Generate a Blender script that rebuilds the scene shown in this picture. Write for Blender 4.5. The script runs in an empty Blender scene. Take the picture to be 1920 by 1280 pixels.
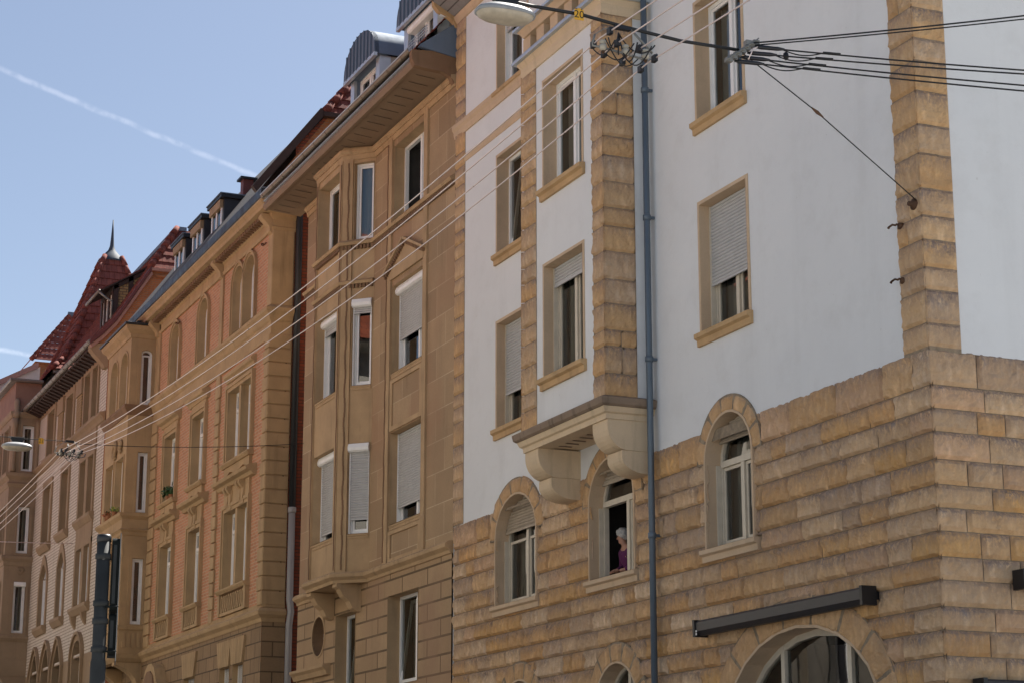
import bpy, bmesh, math, random
from mathutils import Vector, Matrix, noise
from mathutils.geometry import tessellate_polygon

SC = bpy.context.scene
COL = SC.collection
V = Vector
R = math.radians

# ------------------------------------------------------------------ camera, sky, sun, exposure
cam = bpy.data.cameras.new('camera')
cam.sensor_width = 36.0
cam.lens = 71.4
cam.clip_start = 0.2
cam.clip_end = 4000
cam_o = bpy.data.objects.new('camera', cam)
COL.objects.link(cam_o)
cam_o.location = (0, 0, 1.7)
cam_o.rotation_euler = (R(90 + 13.94), 0, R(-23.39))
SC.camera = cam_o

SUN_EL, SUN_AZ = 54.0, 59.0          # degrees; azimuth clockwise from the street direction (+Y)
sun = bpy.data.lights.new('sun', 'SUN')
sun.energy = 5.0
sun.angle = R(0.5)
sun.color = (1.0, 0.95, 0.87)
sun_o = bpy.data.objects.new('sun', sun)
COL.objects.link(sun_o)
_d = V((math.sin(R(SUN_AZ)) * math.cos(R(SUN_EL)), math.cos(R(SUN_AZ)) * math.cos(R(SUN_EL)), math.sin(R(SUN_EL))))
sun_o.rotation_euler = _d.to_track_quat('Z', 'Y').to_euler()
sun_o.location = (0, 40, 60)

world = bpy.data.worlds.new('World')
SC.world = world
world.use_nodes = True
wn, wl = world.node_tree.nodes, world.node_tree.links
wn.clear()
w_out = wn.new('ShaderNodeOutputWorld')
w_bg = wn.new('ShaderNodeBackground')
w_sky = wn.new('ShaderNodeTexSky')
w_sky.sky_type = 'NISHITA'
w_sky.sun_disc = False
w_sky.sun_elevation = R(SUN_EL)
w_sky.sun_rotation = R(SUN_AZ)
w_sky.air_density = 0.9
w_sky.dust_density = 1.3
w_sky.ozone_density = 0.35
w_sky.altitude = 300
w_bg.inputs['Strength'].default_value = 0.05
w_tc = wn.new('ShaderNodeTexCoord')


def w_math(op, a, b=None, c=None):
    n = wn.new('ShaderNodeMath')
    n.operation = op
    for i, v in enumerate((a, b, c)):
        if v is None:
            continue
        if isinstance(v, (int, float)):
            n.inputs[i].default_value = v
        else:
            wl.new(v, n.inputs[i])
    return n.outputs[0]


def w_dot(vec, v):
    n = wn.new('ShaderNodeVectorMath')
    n.operation = 'DOT_PRODUCT'
    wl.new(vec, n.inputs[0])
    n.inputs[1].default_value = v
    return n.outputs['Value']


def w_smooth(x, a, b):
    n = wn.new('ShaderNodeMapRange')
    n.interpolation_type = 'SMOOTHSTEP'
    wl.new(x, n.inputs['Value'])
    n.inputs['From Min'].default_value = a
    n.inputs['From Max'].default_value = b
    return n.outputs['Result']


def contrail(a, b, width, gain):
    """a condensation trail along the great circle through the sky directions a and b"""
    a, b = V(a).normalized(), V(b).normalized()
    n = a.cross(b).normalized()
    t = (b - a * a.dot(b)).normalized()
    span = math.acos(a.dot(b))
    d = w_tc.outputs['Generated']
    nz = wn.new('ShaderNodeTexNoise')
    nz.inputs['Scale'].default_value = 60
    nz.inputs['Detail'].default_value = 4
    wl.new(d, nz.inputs['Vector'])
    off = w_math('MULTIPLY', w_math('SUBTRACT', nz.outputs['Fac'], 0.5), width * 1.6)
    dist = w_math('ABSOLUTE', w_math('ADD', w_dot(d, n), off))
    prof = w_smooth(dist, width, width * 0.1)
    along = w_dot(d, t)
    fade = w_smooth(along, math.sin(span) * 1.12, math.sin(span) * 0.9)
    nz2 = wn.new('ShaderNodeTexNoise')
    nz2.inputs['Scale'].default_value = 140
    nz2.inputs['Detail'].default_value = 3
    wl.new(d, nz2.inputs['Vector'])
    brk = w_smooth(nz2.outputs['Fac'], 0.3, 0.68)
    return w_math('MULTIPLY', w_math('MULTIPLY', prof, fade), w_math('MULTIPLY', w_math('ADD', w_math('MULTIPLY', brk, 0.85), 0.15), gain))


w_trail = w_math('ADD', contrail((0.13568, 0.92434, 0.35664), (0.26154, 0.91226, 0.31525), 0.0021, 0.55),
                 contrail((0.14961, 0.96165, 0.22989), (0.16447, 0.95961, 0.22824), 0.0018, 0.8))
w_mix = wn.new('ShaderNodeMix')
w_mix.data_type = 'RGBA'
w_hsv = wn.new('ShaderNodeVectorMath')
w_hsv.operation = 'MULTIPLY_ADD'
wl.new(w_sky.outputs[0], w_hsv.inputs[0])
w_hsv.inputs[1].default_value = (1.2, 1.15, 1.1)
w_hsv.inputs[2].default_value = (1.9, 1.6, 1.4)
wl.new(w_trail, w_mix.inputs['Factor'])
wl.new(w_sky.outputs[0], w_mix.inputs['A'])
wl.new(w_hsv.outputs[0], w_mix.inputs['B'])
w_sat = wn.new('ShaderNodeHueSaturation')
w_sat.inputs['Saturation'].default_value = 0.9
wl.new(w_mix.outputs['Result'], w_sat.inputs['Color'])
wl.new(w_sat.outputs[0], w_bg.inputs['Color'])
wl.new(w_bg.outputs[0], w_out.inputs[0])

SC.view_settings.view_transform = 'Standard'
SC.view_settings.look = 'None'
SC.view_settings.exposure = 1.45
SC.view_settings.gamma = 1.0
SC.view_settings.use_curve_mapping = False
SC.cycles.max_bounces = 8
SC.cycles.diffuse_bounces = 4
SC.cycles.glossy_bounces = 3
SC.cycles.transparent_max_bounces = 8
SC.cycles.caustics_reflective = False
SC.cycles.caustics_refractive = False
SC.cycles.use_denoising = True

# ------------------------------------------------------------------ materials


class NT:
    def __init__(s, name):
        m = bpy.data.materials.new(name)
        m.use_nodes = True
        s.m, s.n, s.l = m, m.node_tree.nodes, m.node_tree.links
        s.n.clear()
        s.out = s.n.new('ShaderNodeOutputMaterial')
        s.b = s.n.new('ShaderNodeBsdfPrincipled')
        s.l.new(s.b.outputs[0], s.out.inputs[0])
        s.uv = s.n.new('ShaderNodeTexCoord')

    def link(s, a, b):
        s.l.new(a, b)

    def noise(s, scale, detail=4, rough=0.55, vec=None, stretch=None):
        n = s.n.new('ShaderNodeTexNoise')
        n.inputs['Scale'].default_value = scale
        n.inputs['Detail'].default_value = detail
        n.inputs['Roughness'].default_value = rough
        src = vec if vec is not None else s.uv.outputs['Object']
        if stretch:
            mp = s.n.new('ShaderNodeMapping')
            mp.inputs['Scale'].default_value = stretch[:3]
            if len(stretch) > 3:
                mp.inputs['Rotation'].default_value = stretch[3:]
            s.l.new(src, mp.inputs['Vector'])
            src = mp.outputs[0]
        s.l.new(src, n.inputs['Vector'])
        return n.outputs['Fac']

    def ramp(s, fac, stops):
        n = s.n.new('ShaderNodeValToRGB')
        e = n.color_ramp.elements
        while len(e) < len(stops):
            e.new(0.5)
        for i, (p, c) in enumerate(stops):
            e[i].position = p
            e[i].color = (*c, 1) if len(c) == 3 else c
        s.l.new(fac, n.inputs[0])
        return n.outputs[0]

    def rng(s, v, a, b, c, d):
        n = s.n.new('ShaderNodeMapRange')
        s.l.new(v, n.inputs[0])
        for i, x in enumerate((a, b, c, d)):
            n.inputs[i + 1].default_value = x
        return n.outputs[0]

    def math(s, op, a, b=0.0):
        n = s.n.new('ShaderNodeMath')
        n.operation = op
        for i, v in enumerate((a, b)):
            if isinstance(v, (int, float)):
                n.inputs[i].default_value = v
            else:
                s.l.new(v, n.inputs[i])
        return n.outputs[0]

    def mix(s, f, a, b, mode='MIX'):
        n = s.n.new('ShaderNodeMix')
        n.data_type = 'RGBA'
        n.blend_type = mode
        for k, v in (('Factor', f), ('A', a), ('B', b)):
            if isinstance(v, (int, float)):
                n.inputs[k].default_value = v
            elif isinstance(v, tuple):
                n.inputs[k].default_value = (*v, 1) if len(v) == 3 else v
            else:
                s.l.new(v, n.inputs[k])
        return n.outputs['Result']

    def bump(s, h, strength=0.3, dist=0.02):
        n = s.n.new('ShaderNodeBump')
        n.inputs['Strength'].default_value = strength
        n.inputs['Distance'].default_value = dist
        s.l.new(h, n.inputs['Height'])
        s.l.new(n.outputs[0], s.b.inputs['Normal'])
        return n

    def attr(s, name):
        n = s.n.new('ShaderNodeAttribute')
        n.attribute_name = name
        return n

    def col(s, c):
        if isinstance(c, tuple):
            s.b.inputs['Base Color'].default_value = (*c, 1)
        else:
            s.l.new(c, s.b.inputs['Base Color'])

    def set(s, **k):
        for a, v in k.items():
            s.b.inputs[a.replace('_', ' ')].default_value = v


def plain(name, c, rough=0.6, metal=0.0, var=0.12, scale=6.0, bump=0.0, spec=0.5):
    t = NT(name)
    f = t.noise(scale, 5, 0.6)
    lo = tuple(x * (1 - var) for x in c)
    hi = tuple(min(1, x * (1 + var)) for x in c)
    t.col(t.ramp(f, [(0.3, lo), (0.7, hi)]))
    t.set(Roughness=rough, Metallic=metal)
    t.b.inputs['Specular IOR Level'].default_value = spec
    if bump:
        t.bump(t.noise(scale * 8, 4), bump, 0.01)
    return t.m


def smooth_stone(name, c, var=0.18, streak=0.25, rough=0.85):
    """sawn stone: cloudy tone, fine grain, some dark vertical weathering"""
    t = NT(name)
    f = t.noise(1.3, 6, 0.6)
    base = t.ramp(f, [(0.25, tuple(x * (1 - var) for x in c)), (0.75, tuple(x * (1 + var) for x in c))])
    g = t.noise(40, 3, 0.7)
    base = t.mix(t.rng(g, 0.35, 0.7, 0.0, 0.25), base, tuple(x * 0.75 for x in c))
    st = t.noise(1.0, 4, 0.6, stretch=(5, 5, 0.5))
    base = t.mix(t.rng(st, 0.56, 0.75, 0.0, streak), base, tuple(x * 0.35 for x in c))
    t.col(base)
    t.set(Roughness=rough)
    t.b.inputs['Specular IOR Level'].default_value = 0.25
    t.bump(g, 0.25, 0.006)
    return t.m


def brick(name, c1, c2, mortar, bw, rh, ms, var=0.5, bump=0.5, off=0.5, rough=0.85, dirt=0.25, smooth=0.1, blotch=None):
    t = NT(name)
    n = t.n.new('ShaderNodeTexBrick')
    t.l.new(t.uv.outputs['UV'], n.inputs['Vector'])
    n.inputs['Color1'].default_value = (*c1, 1)
    n.inputs['Color2'].default_value = (*c2, 1)
    n.inputs['Mortar'].default_value = (*mortar, 1)
    n.inputs['Scale'].default_value = 1
    n.inputs['Brick Width'].default_value = bw
    n.inputs['Row Height'].default_value = rh
    n.inputs['Mortar Size'].default_value = ms
    n.inputs['Mortar Smooth'].default_value = smooth
    n.offset = off
    f = t.noise(0.9, 6, 0.65)
    c = t.mix(t.rng(f, 0.35, 0.7, 0.0, var), n.outputs['Color'], tuple(x * 0.55 for x in c1))
    g = t.noise(24, 4, 0.7)
    c = t.mix(t.rng(g, 0.4, 0.75, 0.0, 0.3), c, tuple(x * 0.6 for x in c2))
    st = t.noise(0.7, 5, 0.65, stretch=(4, 4, 0.5))
    c = t.mix(t.rng(st, 0.55, 0.78, 0.0, dirt), c, (0.05, 0.04, 0.035))
    if blotch:
        b = t.noise(0.35, 3, 0.5)
        c = t.mix(t.rng(b, 0.5, 0.62, 0.0, 0.6), c, blotch)
    t.col(c)
    t.set(Roughness=rough)
    t.b.inputs['Specular IOR Level'].default_value = 0.25
    h = t.math('ADD', t.math('MULTIPLY', n.outputs['Fac'], -1.0), t.math('MULTIPLY', g, 0.25))
    t.bump(h, bump, 0.012)
    return t.m


def rock_stone():
    """rock-faced sandstone blocks: every block its own tint (attribute), grey weathering along its upper edge"""
    t = NT('rock_faced_sandstone')
    tint = t.attr('tint').outputs['Color']
    soot = t.attr('soot').outputs['Fac']
    f = t.noise(5, 6, 0.65)
    c = t.mix(t.rng(f, 0.3, 0.75, 0.0, 0.55), tint, t.mix(0.5, tint, (0.55, 0.28, 0.09)))
    sl = t.noise(4.0, 5, 0.7, stretch=(3.0, 3.0, 0.9, 0.6, 0.0, 0.0))
    c = t.mix(t.rng(sl, 0.45, 0.72, 0.0, 0.55), c, (0.72, 0.49, 0.29))
    g = t.noise(30, 4, 0.7)
    c = t.mix(t.rng(g, 0.45, 0.75, 0.0, 0.3), c, (0.30, 0.165, 0.075))
    patch = t.noise(15, 6, 0.8, stretch=(1.6, 1.6, 0.7, 0.5, 0, 0))
    sm = t.math('MULTIPLY', soot, t.rng(patch, 0.38, 0.54, 0.0, 1.0))
    c = t.mix(sm, c, (0.20, 0.168, 0.165))
    def ridged(scale, stretch):
        n = t.n.new('ShaderNodeTexNoise')
        n.noise_type = 'RIDGED_MULTIFRACTAL'
        n.inputs['Scale'].default_value = scale
        n.inputs['Detail'].default_value = 5
        n.inputs['Roughness'].default_value = 0.6
        mp = t.n.new('ShaderNodeMapping')
        mp.inputs['Scale'].default_value = stretch[:3]
        mp.inputs['Rotation'].default_value = stretch[3:]
        t.l.new(t.uv.outputs['Object'], mp.inputs['Vector'])
        t.l.new(mp.outputs[0], n.inputs['Vector'])
        return n.outputs['Fac']
    chis = t.math('ADD', ridged(2.6, (3.2, 3.2, 1.1, 0.7, 0.0, 0.0)), t.math('MULTIPLY', ridged(6.0, (1.6, 1.6, 1.0, -0.5, 0.3, 0.0)), 0.5))
    c = t.mix(t.rng(chis, 0.45, 0.05, 0.0, 0.4), c, (0.32, 0.20, 0.11))
    c = t.mix(t.rng(chis, 0.95, 1.5, 0.0, 0.35), c, (0.74, 0.55, 0.37))
    c = t.mix(1.0, c, (1.13, 1.12, 1.1), 'MULTIPLY')
    t.col(c)
    t.set(Roughness=0.92)
    t.b.inputs['Specular IOR Level'].default_value = 0.2
    h = t.math('ADD', t.math('MULTIPLY', chis, 1.0), t.math('MULTIPLY', g, 0.45))
    t.bump(h, 0.75, 0.03)
    return t.m


def plaster():
    t = NT('white_plaster')
    f = t.noise(0.35, 5, 0.6)
    c = t.ramp(f, [(0.3, (0.72, 0.725, 0.73)), (0.7, (0.775, 0.78, 0.78))])
    st = t.noise(0.5, 5, 0.6, stretch=(2.2, 2.2, 0.18))
    c = t.mix(t.rng(st, 0.55, 0.8, 0.0, 0.22), c, (0.45, 0.44, 0.42))
    b2 = t.noise(1.6, 6, 0.7)
    c = t.mix(t.rng(b2, 0.5, 0.8, 0.0, 0.24), c, (0.50, 0.48, 0.45))
    sp = t.noise(14, 3, 0.5)
    c = t.mix(t.rng(sp, 0.72, 0.80, 0.0, 0.35), c, (0.42, 0.40, 0.37))
    t.col(c)
    t.set(Roughness=0.95)
    t.b.inputs['Specular IOR Level'].default_value = 0.15
    hh = t.math('ADD', t.noise(55, 5, 0.65), t.math('MULTIPLY', t.noise(2.5, 4, 0.6), 6.0))
    t.bump(hh, 0.3, 0.008)
    return t.m


def metal(name, c, rough=0.42, metallic=0.7, streak=0.3):
    t = NT(name)
    st = t.noise(1.5, 5, 0.65, stretch=(3, 3, 0.5))
    c0 = t.mix(t.rng(st, 0.4, 0.75, 0.0, streak), c, tuple(x * 0.55 for x in c))
    t.col(c0)
    t.set(Metallic=metallic)
    r = t.noise(5, 4)
    t.link(t.rng(r, 0.3, 0.7, rough - 0.08, rough + 0.12), t.b.inputs['Roughness'])
    t.bump(t.noise(2.0, 2), 0.08, 0.02)
    return t.m


def glass(name='window_glass', tint=(0.85, 0.9, 0.88)):
    m = bpy.data.materials.new(name)
    m.use_nodes = True
    n, l = m.node_tree.nodes, m.node_tree.links
    n.clear()
    o = n.new('ShaderNodeOutputMaterial')
    tr = n.new('ShaderNodeBsdfTransparent')
    tr.inputs[0].default_value = (*tint, 1)
    gl = n.new('ShaderNodeBsdfGlossy')
    gl.inputs['Roughness'].default_value = 0.015
    tc = n.new('ShaderNodeTexCoord')
    nz = n.new('ShaderNodeTexNoise')
    nz.inputs['Scale'].default_value = 1.1
    nz.inputs['Detail'].default_value = 1
    l.new(tc.outputs['Object'], nz.inputs['Vector'])
    bp = n.new('ShaderNodeBump')
    bp.inputs['Strength'].default_value = 0.025
    bp.inputs['Distance'].default_value = 0.05
    l.new(nz.outputs['Fac'], bp.inputs['Height'])
    l.new(bp.outputs[0], gl.inputs['Normal'])
    fr = n.new('ShaderNodeFresnel')
    fr.inputs[0].default_value = 2.2
    mx = n.new('ShaderNodeMixShader')
    l.new(fr.outputs[0], mx.inputs[0])
    l.new(tr.outputs[0], mx.inputs[1])
    l.new(gl.outputs[0], mx.inputs[2])
    l.new(mx.outputs[0], o.inputs[0])
    return m


def cloth(name, c):
    m = bpy.data.materials.new(name)
    m.use_nodes = True
    n, l = m.node_tree.nodes, m.node_tree.links
    n.clear()
    o = n.new('ShaderNodeOutputMaterial')
    d = n.new('ShaderNodeBsdfDiffuse')
    d.inputs[0].default_value = (*c, 1)
    t = n.new('ShaderNodeBsdfTranslucent')
    t.inputs[0].default_value = (*c, 1)
    mx = n.new('ShaderNodeMixShader')
    mx.inputs[0].default_value = 0.35
    l.new(d.outputs[0], mx.inputs[1])
    l.new(t.outputs[0], mx.inputs[2])
    l.new(mx.outputs[0], o.inputs[0])
    return m


def tile_mat(name, c, c2, bw=0.22, rh=0.33):
    t = NT(name)
    n = t.n.new('ShaderNodeTexBrick')
    t.l.new(t.uv.outputs['UV'], n.inputs['Vector'])
    n.inputs['Color1'].default_value = (*c, 1)
    n.inputs['Color2'].default_value = (*c2, 1)
    n.inputs['Mortar'].default_value = (*[x * 0.4 for x in c2], 1)
    n.inputs['Scale'].default_value = 1
    n.inputs['Brick Width'].default_value = bw
    n.inputs['Row Height'].default_value = rh
    n.inputs['Mortar Size'].default_value = 0.008
    f = t.noise(2.2, 6, 0.65)
    cc = t.mix(t.rng(f, 0.4, 0.72, 0.0, 0.55), n.outputs['Color'], tuple(x * 0.42 for x in c2))
    t.col(cc)
    t.set(Roughness=0.85)
    t.b.inputs['Specular IOR Level'].default_value = 0.2
    t.bump(t.noise(30, 4), 0.3, 0.006)
    return t.m


M = {}
M['plaster'] = plaster()
M['rock'] = rock_stone()
M['mortar'] = plain('stone_joint_mortar', (0.27, 0.21, 0.145), 0.95, var=0.3, scale=9)
M['trim'] = smooth_stone('sawn_sandstone_trim', (0.60, 0.445, 0.30), 0.15, 0.2)
M['trim_ochre'] = smooth_stone('ochre_sandstone_sill', (0.52, 0.345, 0.18), 0.2, 0.3)
M['trim_pale'] = smooth_stone('pale_sandstone_moulding', (0.68, 0.53, 0.36), 0.12, 0.35)
M['dirt_stone'] = smooth_stone('soot_stained_stone', (0.27, 0.20, 0.145), 0.3, 0.85)
M['ashlar'] = brick('brown_sandstone_ashlar', (0.49, 0.34, 0.20), (0.34, 0.23, 0.135), (0.60, 0.455, 0.30), 0.95, 0.62, 0.010, 0.45, 0.25, dirt=0.35, blotch=(0.36, 0.21, 0.125))
M['rustic'] = brick('grooved_sandstone_ashlar', (0.47, 0.32, 0.185), (0.40, 0.265, 0.15), (0.12, 0.08, 0.045), 1.4, 0.345, 0.022, 0.3, 0.9, blotch=(0.33, 0.20, 0.125))  # dark joint colour paints in the shade of the grooves
M['bstone'] = smooth_stone('brown_sandstone_dressed', (0.46, 0.315, 0.18), 0.22, 0.4)
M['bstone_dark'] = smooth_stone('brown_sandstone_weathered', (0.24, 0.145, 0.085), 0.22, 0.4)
M['brick_salmon'] = brick('salmon_facing_brick', (0.62, 0.29, 0.155), (0.48, 0.215, 0.115), (0.56, 0.42, 0.29), 0.25, 0.085, 0.012, 0.25, 0.6)
M['brick_orange'] = brick('orange_gable_brick', (0.42, 0.17, 0.07), (0.33, 0.13, 0.055), (0.30, 0.2, 0.13), 0.25, 0.077, 0.009, 0.25, 0.5)
M['brick_red'] = brick('dark_red_side_brick', (0.34, 0.095, 0.055), (0.24, 0.065, 0.04), (0.12, 0.07, 0.05), 0.25, 0.085, 0.012, 0.3, 0.8)
M['brick_pale'] = brick('pale_glazed_brick', (0.74, 0.67, 0.57), (0.67, 0.60, 0.50), (0.36, 0.29, 0.22), 0.25, 0.11, 0.017, 0.2, 0.6, dirt=0.3)
M['brick_yellow'] = brick('yellow_brick_strip', (0.45, 0.31, 0.14), (0.37, 0.24, 0.11), (0.15, 0.1, 0.07), 0.25, 0.1, 0.016, 0.2, 0.6)
M['bstone3'] = smooth_stone('ochre_sandstone_dressed', (0.45, 0.31, 0.17), 0.2, 0.4)
M['quoin3'] = brick('ochre_sandstone_blocks', (0.43, 0.29, 0.155), (0.38, 0.25, 0.135), (0.10, 0.065, 0.04), 2.4, 0.36, 0.02, 0.3, 0.8)
M['bstone4'] = smooth_stone('olive_sandstone_dressed', (0.33, 0.235, 0.145), 0.16, 0.25)
M['bstone5'] = smooth_stone('grey_brown_sandstone', (0.32, 0.235, 0.155), 0.16, 0.25)
M['stucco_pink'] = plain('dusky_pink_stucco', (0.27, 0.155, 0.11), 0.9, var=0.12, scale=2)
M['rough3'] = brick('rough_sandstone_base', (0.36, 0.24, 0.135), (0.30, 0.20, 0.115), (0.08, 0.055, 0.035), 0.75, 0.36, 0.016, 0.5, 1.0)
M['white'] = plain('white_window_paint', (0.86, 0.86, 0.85), 0.4, var=0.04)
M['cream'] = plain('cream_window_paint', (0.62, 0.55, 0.44), 0.5, var=0.08)
M['shutter'] = plain('white_shutter_slats', (0.50, 0.495, 0.49), 0.55, var=0.06)
M['shutter_old'] = plain('weathered_shutter_slats', (0.40, 0.33, 0.25), 0.65, var=0.12)
M['glass'] = glass()
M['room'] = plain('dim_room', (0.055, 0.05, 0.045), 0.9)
M['curtain'] = cloth('net_curtain', (0.55, 0.54, 0.50))
M['curtain_red'] = cloth('rust_red_curtain', (0.45, 0.09, 0.03))
M['zinc'] = metal('blue_grey_zinc', (0.125, 0.17, 0.235), 0.75, 0.05)
M['zinc_pale'] = metal('pale_zinc', (0.52, 0.57, 0.62), 0.38, 0.5)
M['zinc_dirty'] = metal('stained_zinc_sheet', (0.46, 0.43, 0.38), 0.55, 0.2, 0.6)
M['pipe_blue'] = metal('blue_grey_painted_pipe', (0.115, 0.15, 0.19), 0.4, 0.25, 0.35)
M['pipe_dark'] = metal('dark_painted_pipe', (0.022, 0.024, 0.027), 0.45, 0.1, 0.2)
M['pipe_grey'] = metal('light_grey_pipe', (0.36, 0.35, 0.35), 0.5, 0.1, 0.2)
M['gutter'] = metal('tarnished_copper_gutter', (0.20, 0.16, 0.12), 0.4, 0.75, 0.4)
M['gutter_grey'] = metal('weathered_grey_gutter', (0.22, 0.19, 0.165), 0.5, 0.3, 0.4)
M['soffit'] = plain('brown_painted_soffit', (0.25, 0.165, 0.10), 0.75, var=0.12, scale=1.2)
M['soffit_grey'] = brick('grey_soffit_boards', (0.30, 0.28, 0.27), (0.26, 0.245, 0.24), (0.09, 0.08, 0.08), 4.0, 0.16, 0.012, 0.2, 0.5)
M['slate'] = brick('dark_slate_roofing', (0.075, 0.072, 0.075), (0.055, 0.052, 0.055), (0.02, 0.02, 0.02), 0.25, 0.2, 0.008, 0.3, 0.6)
M['tile_red'] = tile_mat('red_clay_tile', (0.24, 0.07, 0.052), (0.175, 0.052, 0.042))
M['tile_orange'] = tile_mat('orange_clay_tile', (0.36, 0.10, 0.05), (0.26, 0.07, 0.04))
M['timber_dark'] = plain('dark_brown_timber', (0.045, 0.025, 0.02), 0.7, var=0.2)
M['timber_red'] = plain('oxblood_painted_board', (0.13, 0.035, 0.03), 0.6, var=0.2)
M['pinkboard'] = plain('pink_verge_board', (0.36, 0.20, 0.16), 0.7)
M['black'] = plain('black_metal', (0.012, 0.012, 0.014), 0.45, 0.0)
M['charcoal'] = plain('charcoal_powder_coat', (0.022, 0.022, 0.027), 0.42, 0.0, var=0.1)
M['cable'] = plain('black_cable', (0.010, 0.010, 0.011), 0.5)
M['copper_wire'] = metal('bright_wire', (0.85, 0.72, 0.68), 0.35, 0.6, 0.1)
M['steel'] = metal('galvanised_steel', (0.26, 0.255, 0.235), 0.5, 0.5, 0.2)
M['porcelain'] = plain('white_porcelain', (0.48, 0.44, 0.36), 0.25, var=0.05)
M['sign_yellow'] = plain('yellow_sign', (0.75, 0.40, 0.03), 0.5, var=0.08, scale=20)
M['ink'] = plain('black_lettering', (0.02, 0.015, 0.01), 0.6)
M['lamp_grey'] = plain('grey_lamp_shell', (0.30, 0.31, 0.32), 0.45)
M['lamp_cover'] = plain('yellowed_lamp_cover', (0.50, 0.43, 0.33), 0.35, var=0.15, scale=9)
M['pole'] = plain('dark_grey_pole_paint', (0.034, 0.036, 0.036), 0.7, var=0.25, scale=5, spec=0.2)
M['signal'] = plain('black_signal_housing', (0.010, 0.012, 0.011), 0.7, spec=0.15)
M['spire'] = plain('dark_sheet_metal', (0.045, 0.058, 0.08), 0.7, var=0.2, spec=0.3)
M['lens'] = plain('dark_signal_lens', (0.06, 0.03, 0.02), 0.15)
M['rust'] = plain('rusty_iron', (0.10, 0.05, 0.025), 0.8, var=0.4)
M['leaf'] = plain('leaf_green', (0.045, 0.10, 0.025), 0.6, var=0.4, scale=30)
M['leaf_yellow'] = plain('yellow_green_leaf', (0.35, 0.40, 0.06), 0.6, var=0.3, scale=30)
M['flower'] = plain('orange_flower', (0.55, 0.17, 0.06), 0.6, var=0.3, scale=30)
M['clay'] = plain('clay_pot', (0.35, 0.15, 0.07), 0.8)
M['bounce_ground'] = plain('pale_bounce_ground', (0.29, 0.28, 0.265), 0.9, var=0.25, scale=3, bump=0.3)  # unseen street surface, made pale to bounce light onto the fronts
M['paving'] = brick('grey_paving', (0.40, 0.37, 0.33), (0.36, 0.335, 0.30), (0.20, 0.19, 0.17), 0.6, 0.4, 0.01, 0.3, 0.4)
M['kerb'] = plain('granite_kerb', (0.32, 0.31, 0.30), 0.85, var=0.2, scale=12)
M['paint'] = plain('white_road_paint', (0.7, 0.7, 0.68), 0.7)
M['facade_cream'] = plain('cream_render', (0.58, 0.545, 0.48), 0.9, var=0.1, scale=1)
M['facade_buff'] = plain('buff_render', (0.58, 0.52, 0.44), 0.9, var=0.1, scale=1)
M['reflection_plinth'] = plain('added_dark_plinth', (0.12, 0.105, 0.085), 0.85, var=0.3, scale=1.5)  # unseen band, added to darken what the arched panes reflect
M['facade_rose'] = plain('rose_render', (0.58, 0.51, 0.46), 0.9, var=0.1, scale=1)
M['skin'] = plain('skin', (0.44, 0.225, 0.15), 0.55, var=0.08, scale=25)
M['hair'] = plain('white_hair', (0.46, 0.445, 0.42), 0.7, var=0.25, scale=60, bump=0.4)
M['sweater'] = plain('purple_knit', (0.10, 0.012, 0.075), 0.9, var=0.2, scale=40, bump=0.3)
M['skirt'] = plain('dark_skirt', (0.03, 0.03, 0.045), 0.9)
M['eye'] = plain('dark_eye', (0.03, 0.02, 0.02), 0.3)
M['lip'] = plain('lip', (0.30, 0.10, 0.09), 0.5)

# ------------------------------------------------------------------ geometry helpers


class Fr:
    """facade frame: s along the wall, d outward, z up"""

    def __init__(s, o, sd, nd):
        s.o, s.s, s.n = V(o), V(sd).normalized(), V(nd).normalized()

    def p(s, a, d, z):
        return s.o + s.s * a + s.n * d + V((0, 0, z))


D = 14.0
ST = Fr((D, 0, 0), (0, 1, 0), (-1, 0, 0))          # every house front stands on this line; s is the distance along the street


def side(y, x=D):
    return Fr((x, y, 0), (1, 0, 0), (0, -1, 0))     # a wall that looks back towards the camera; s runs into the block


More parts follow.
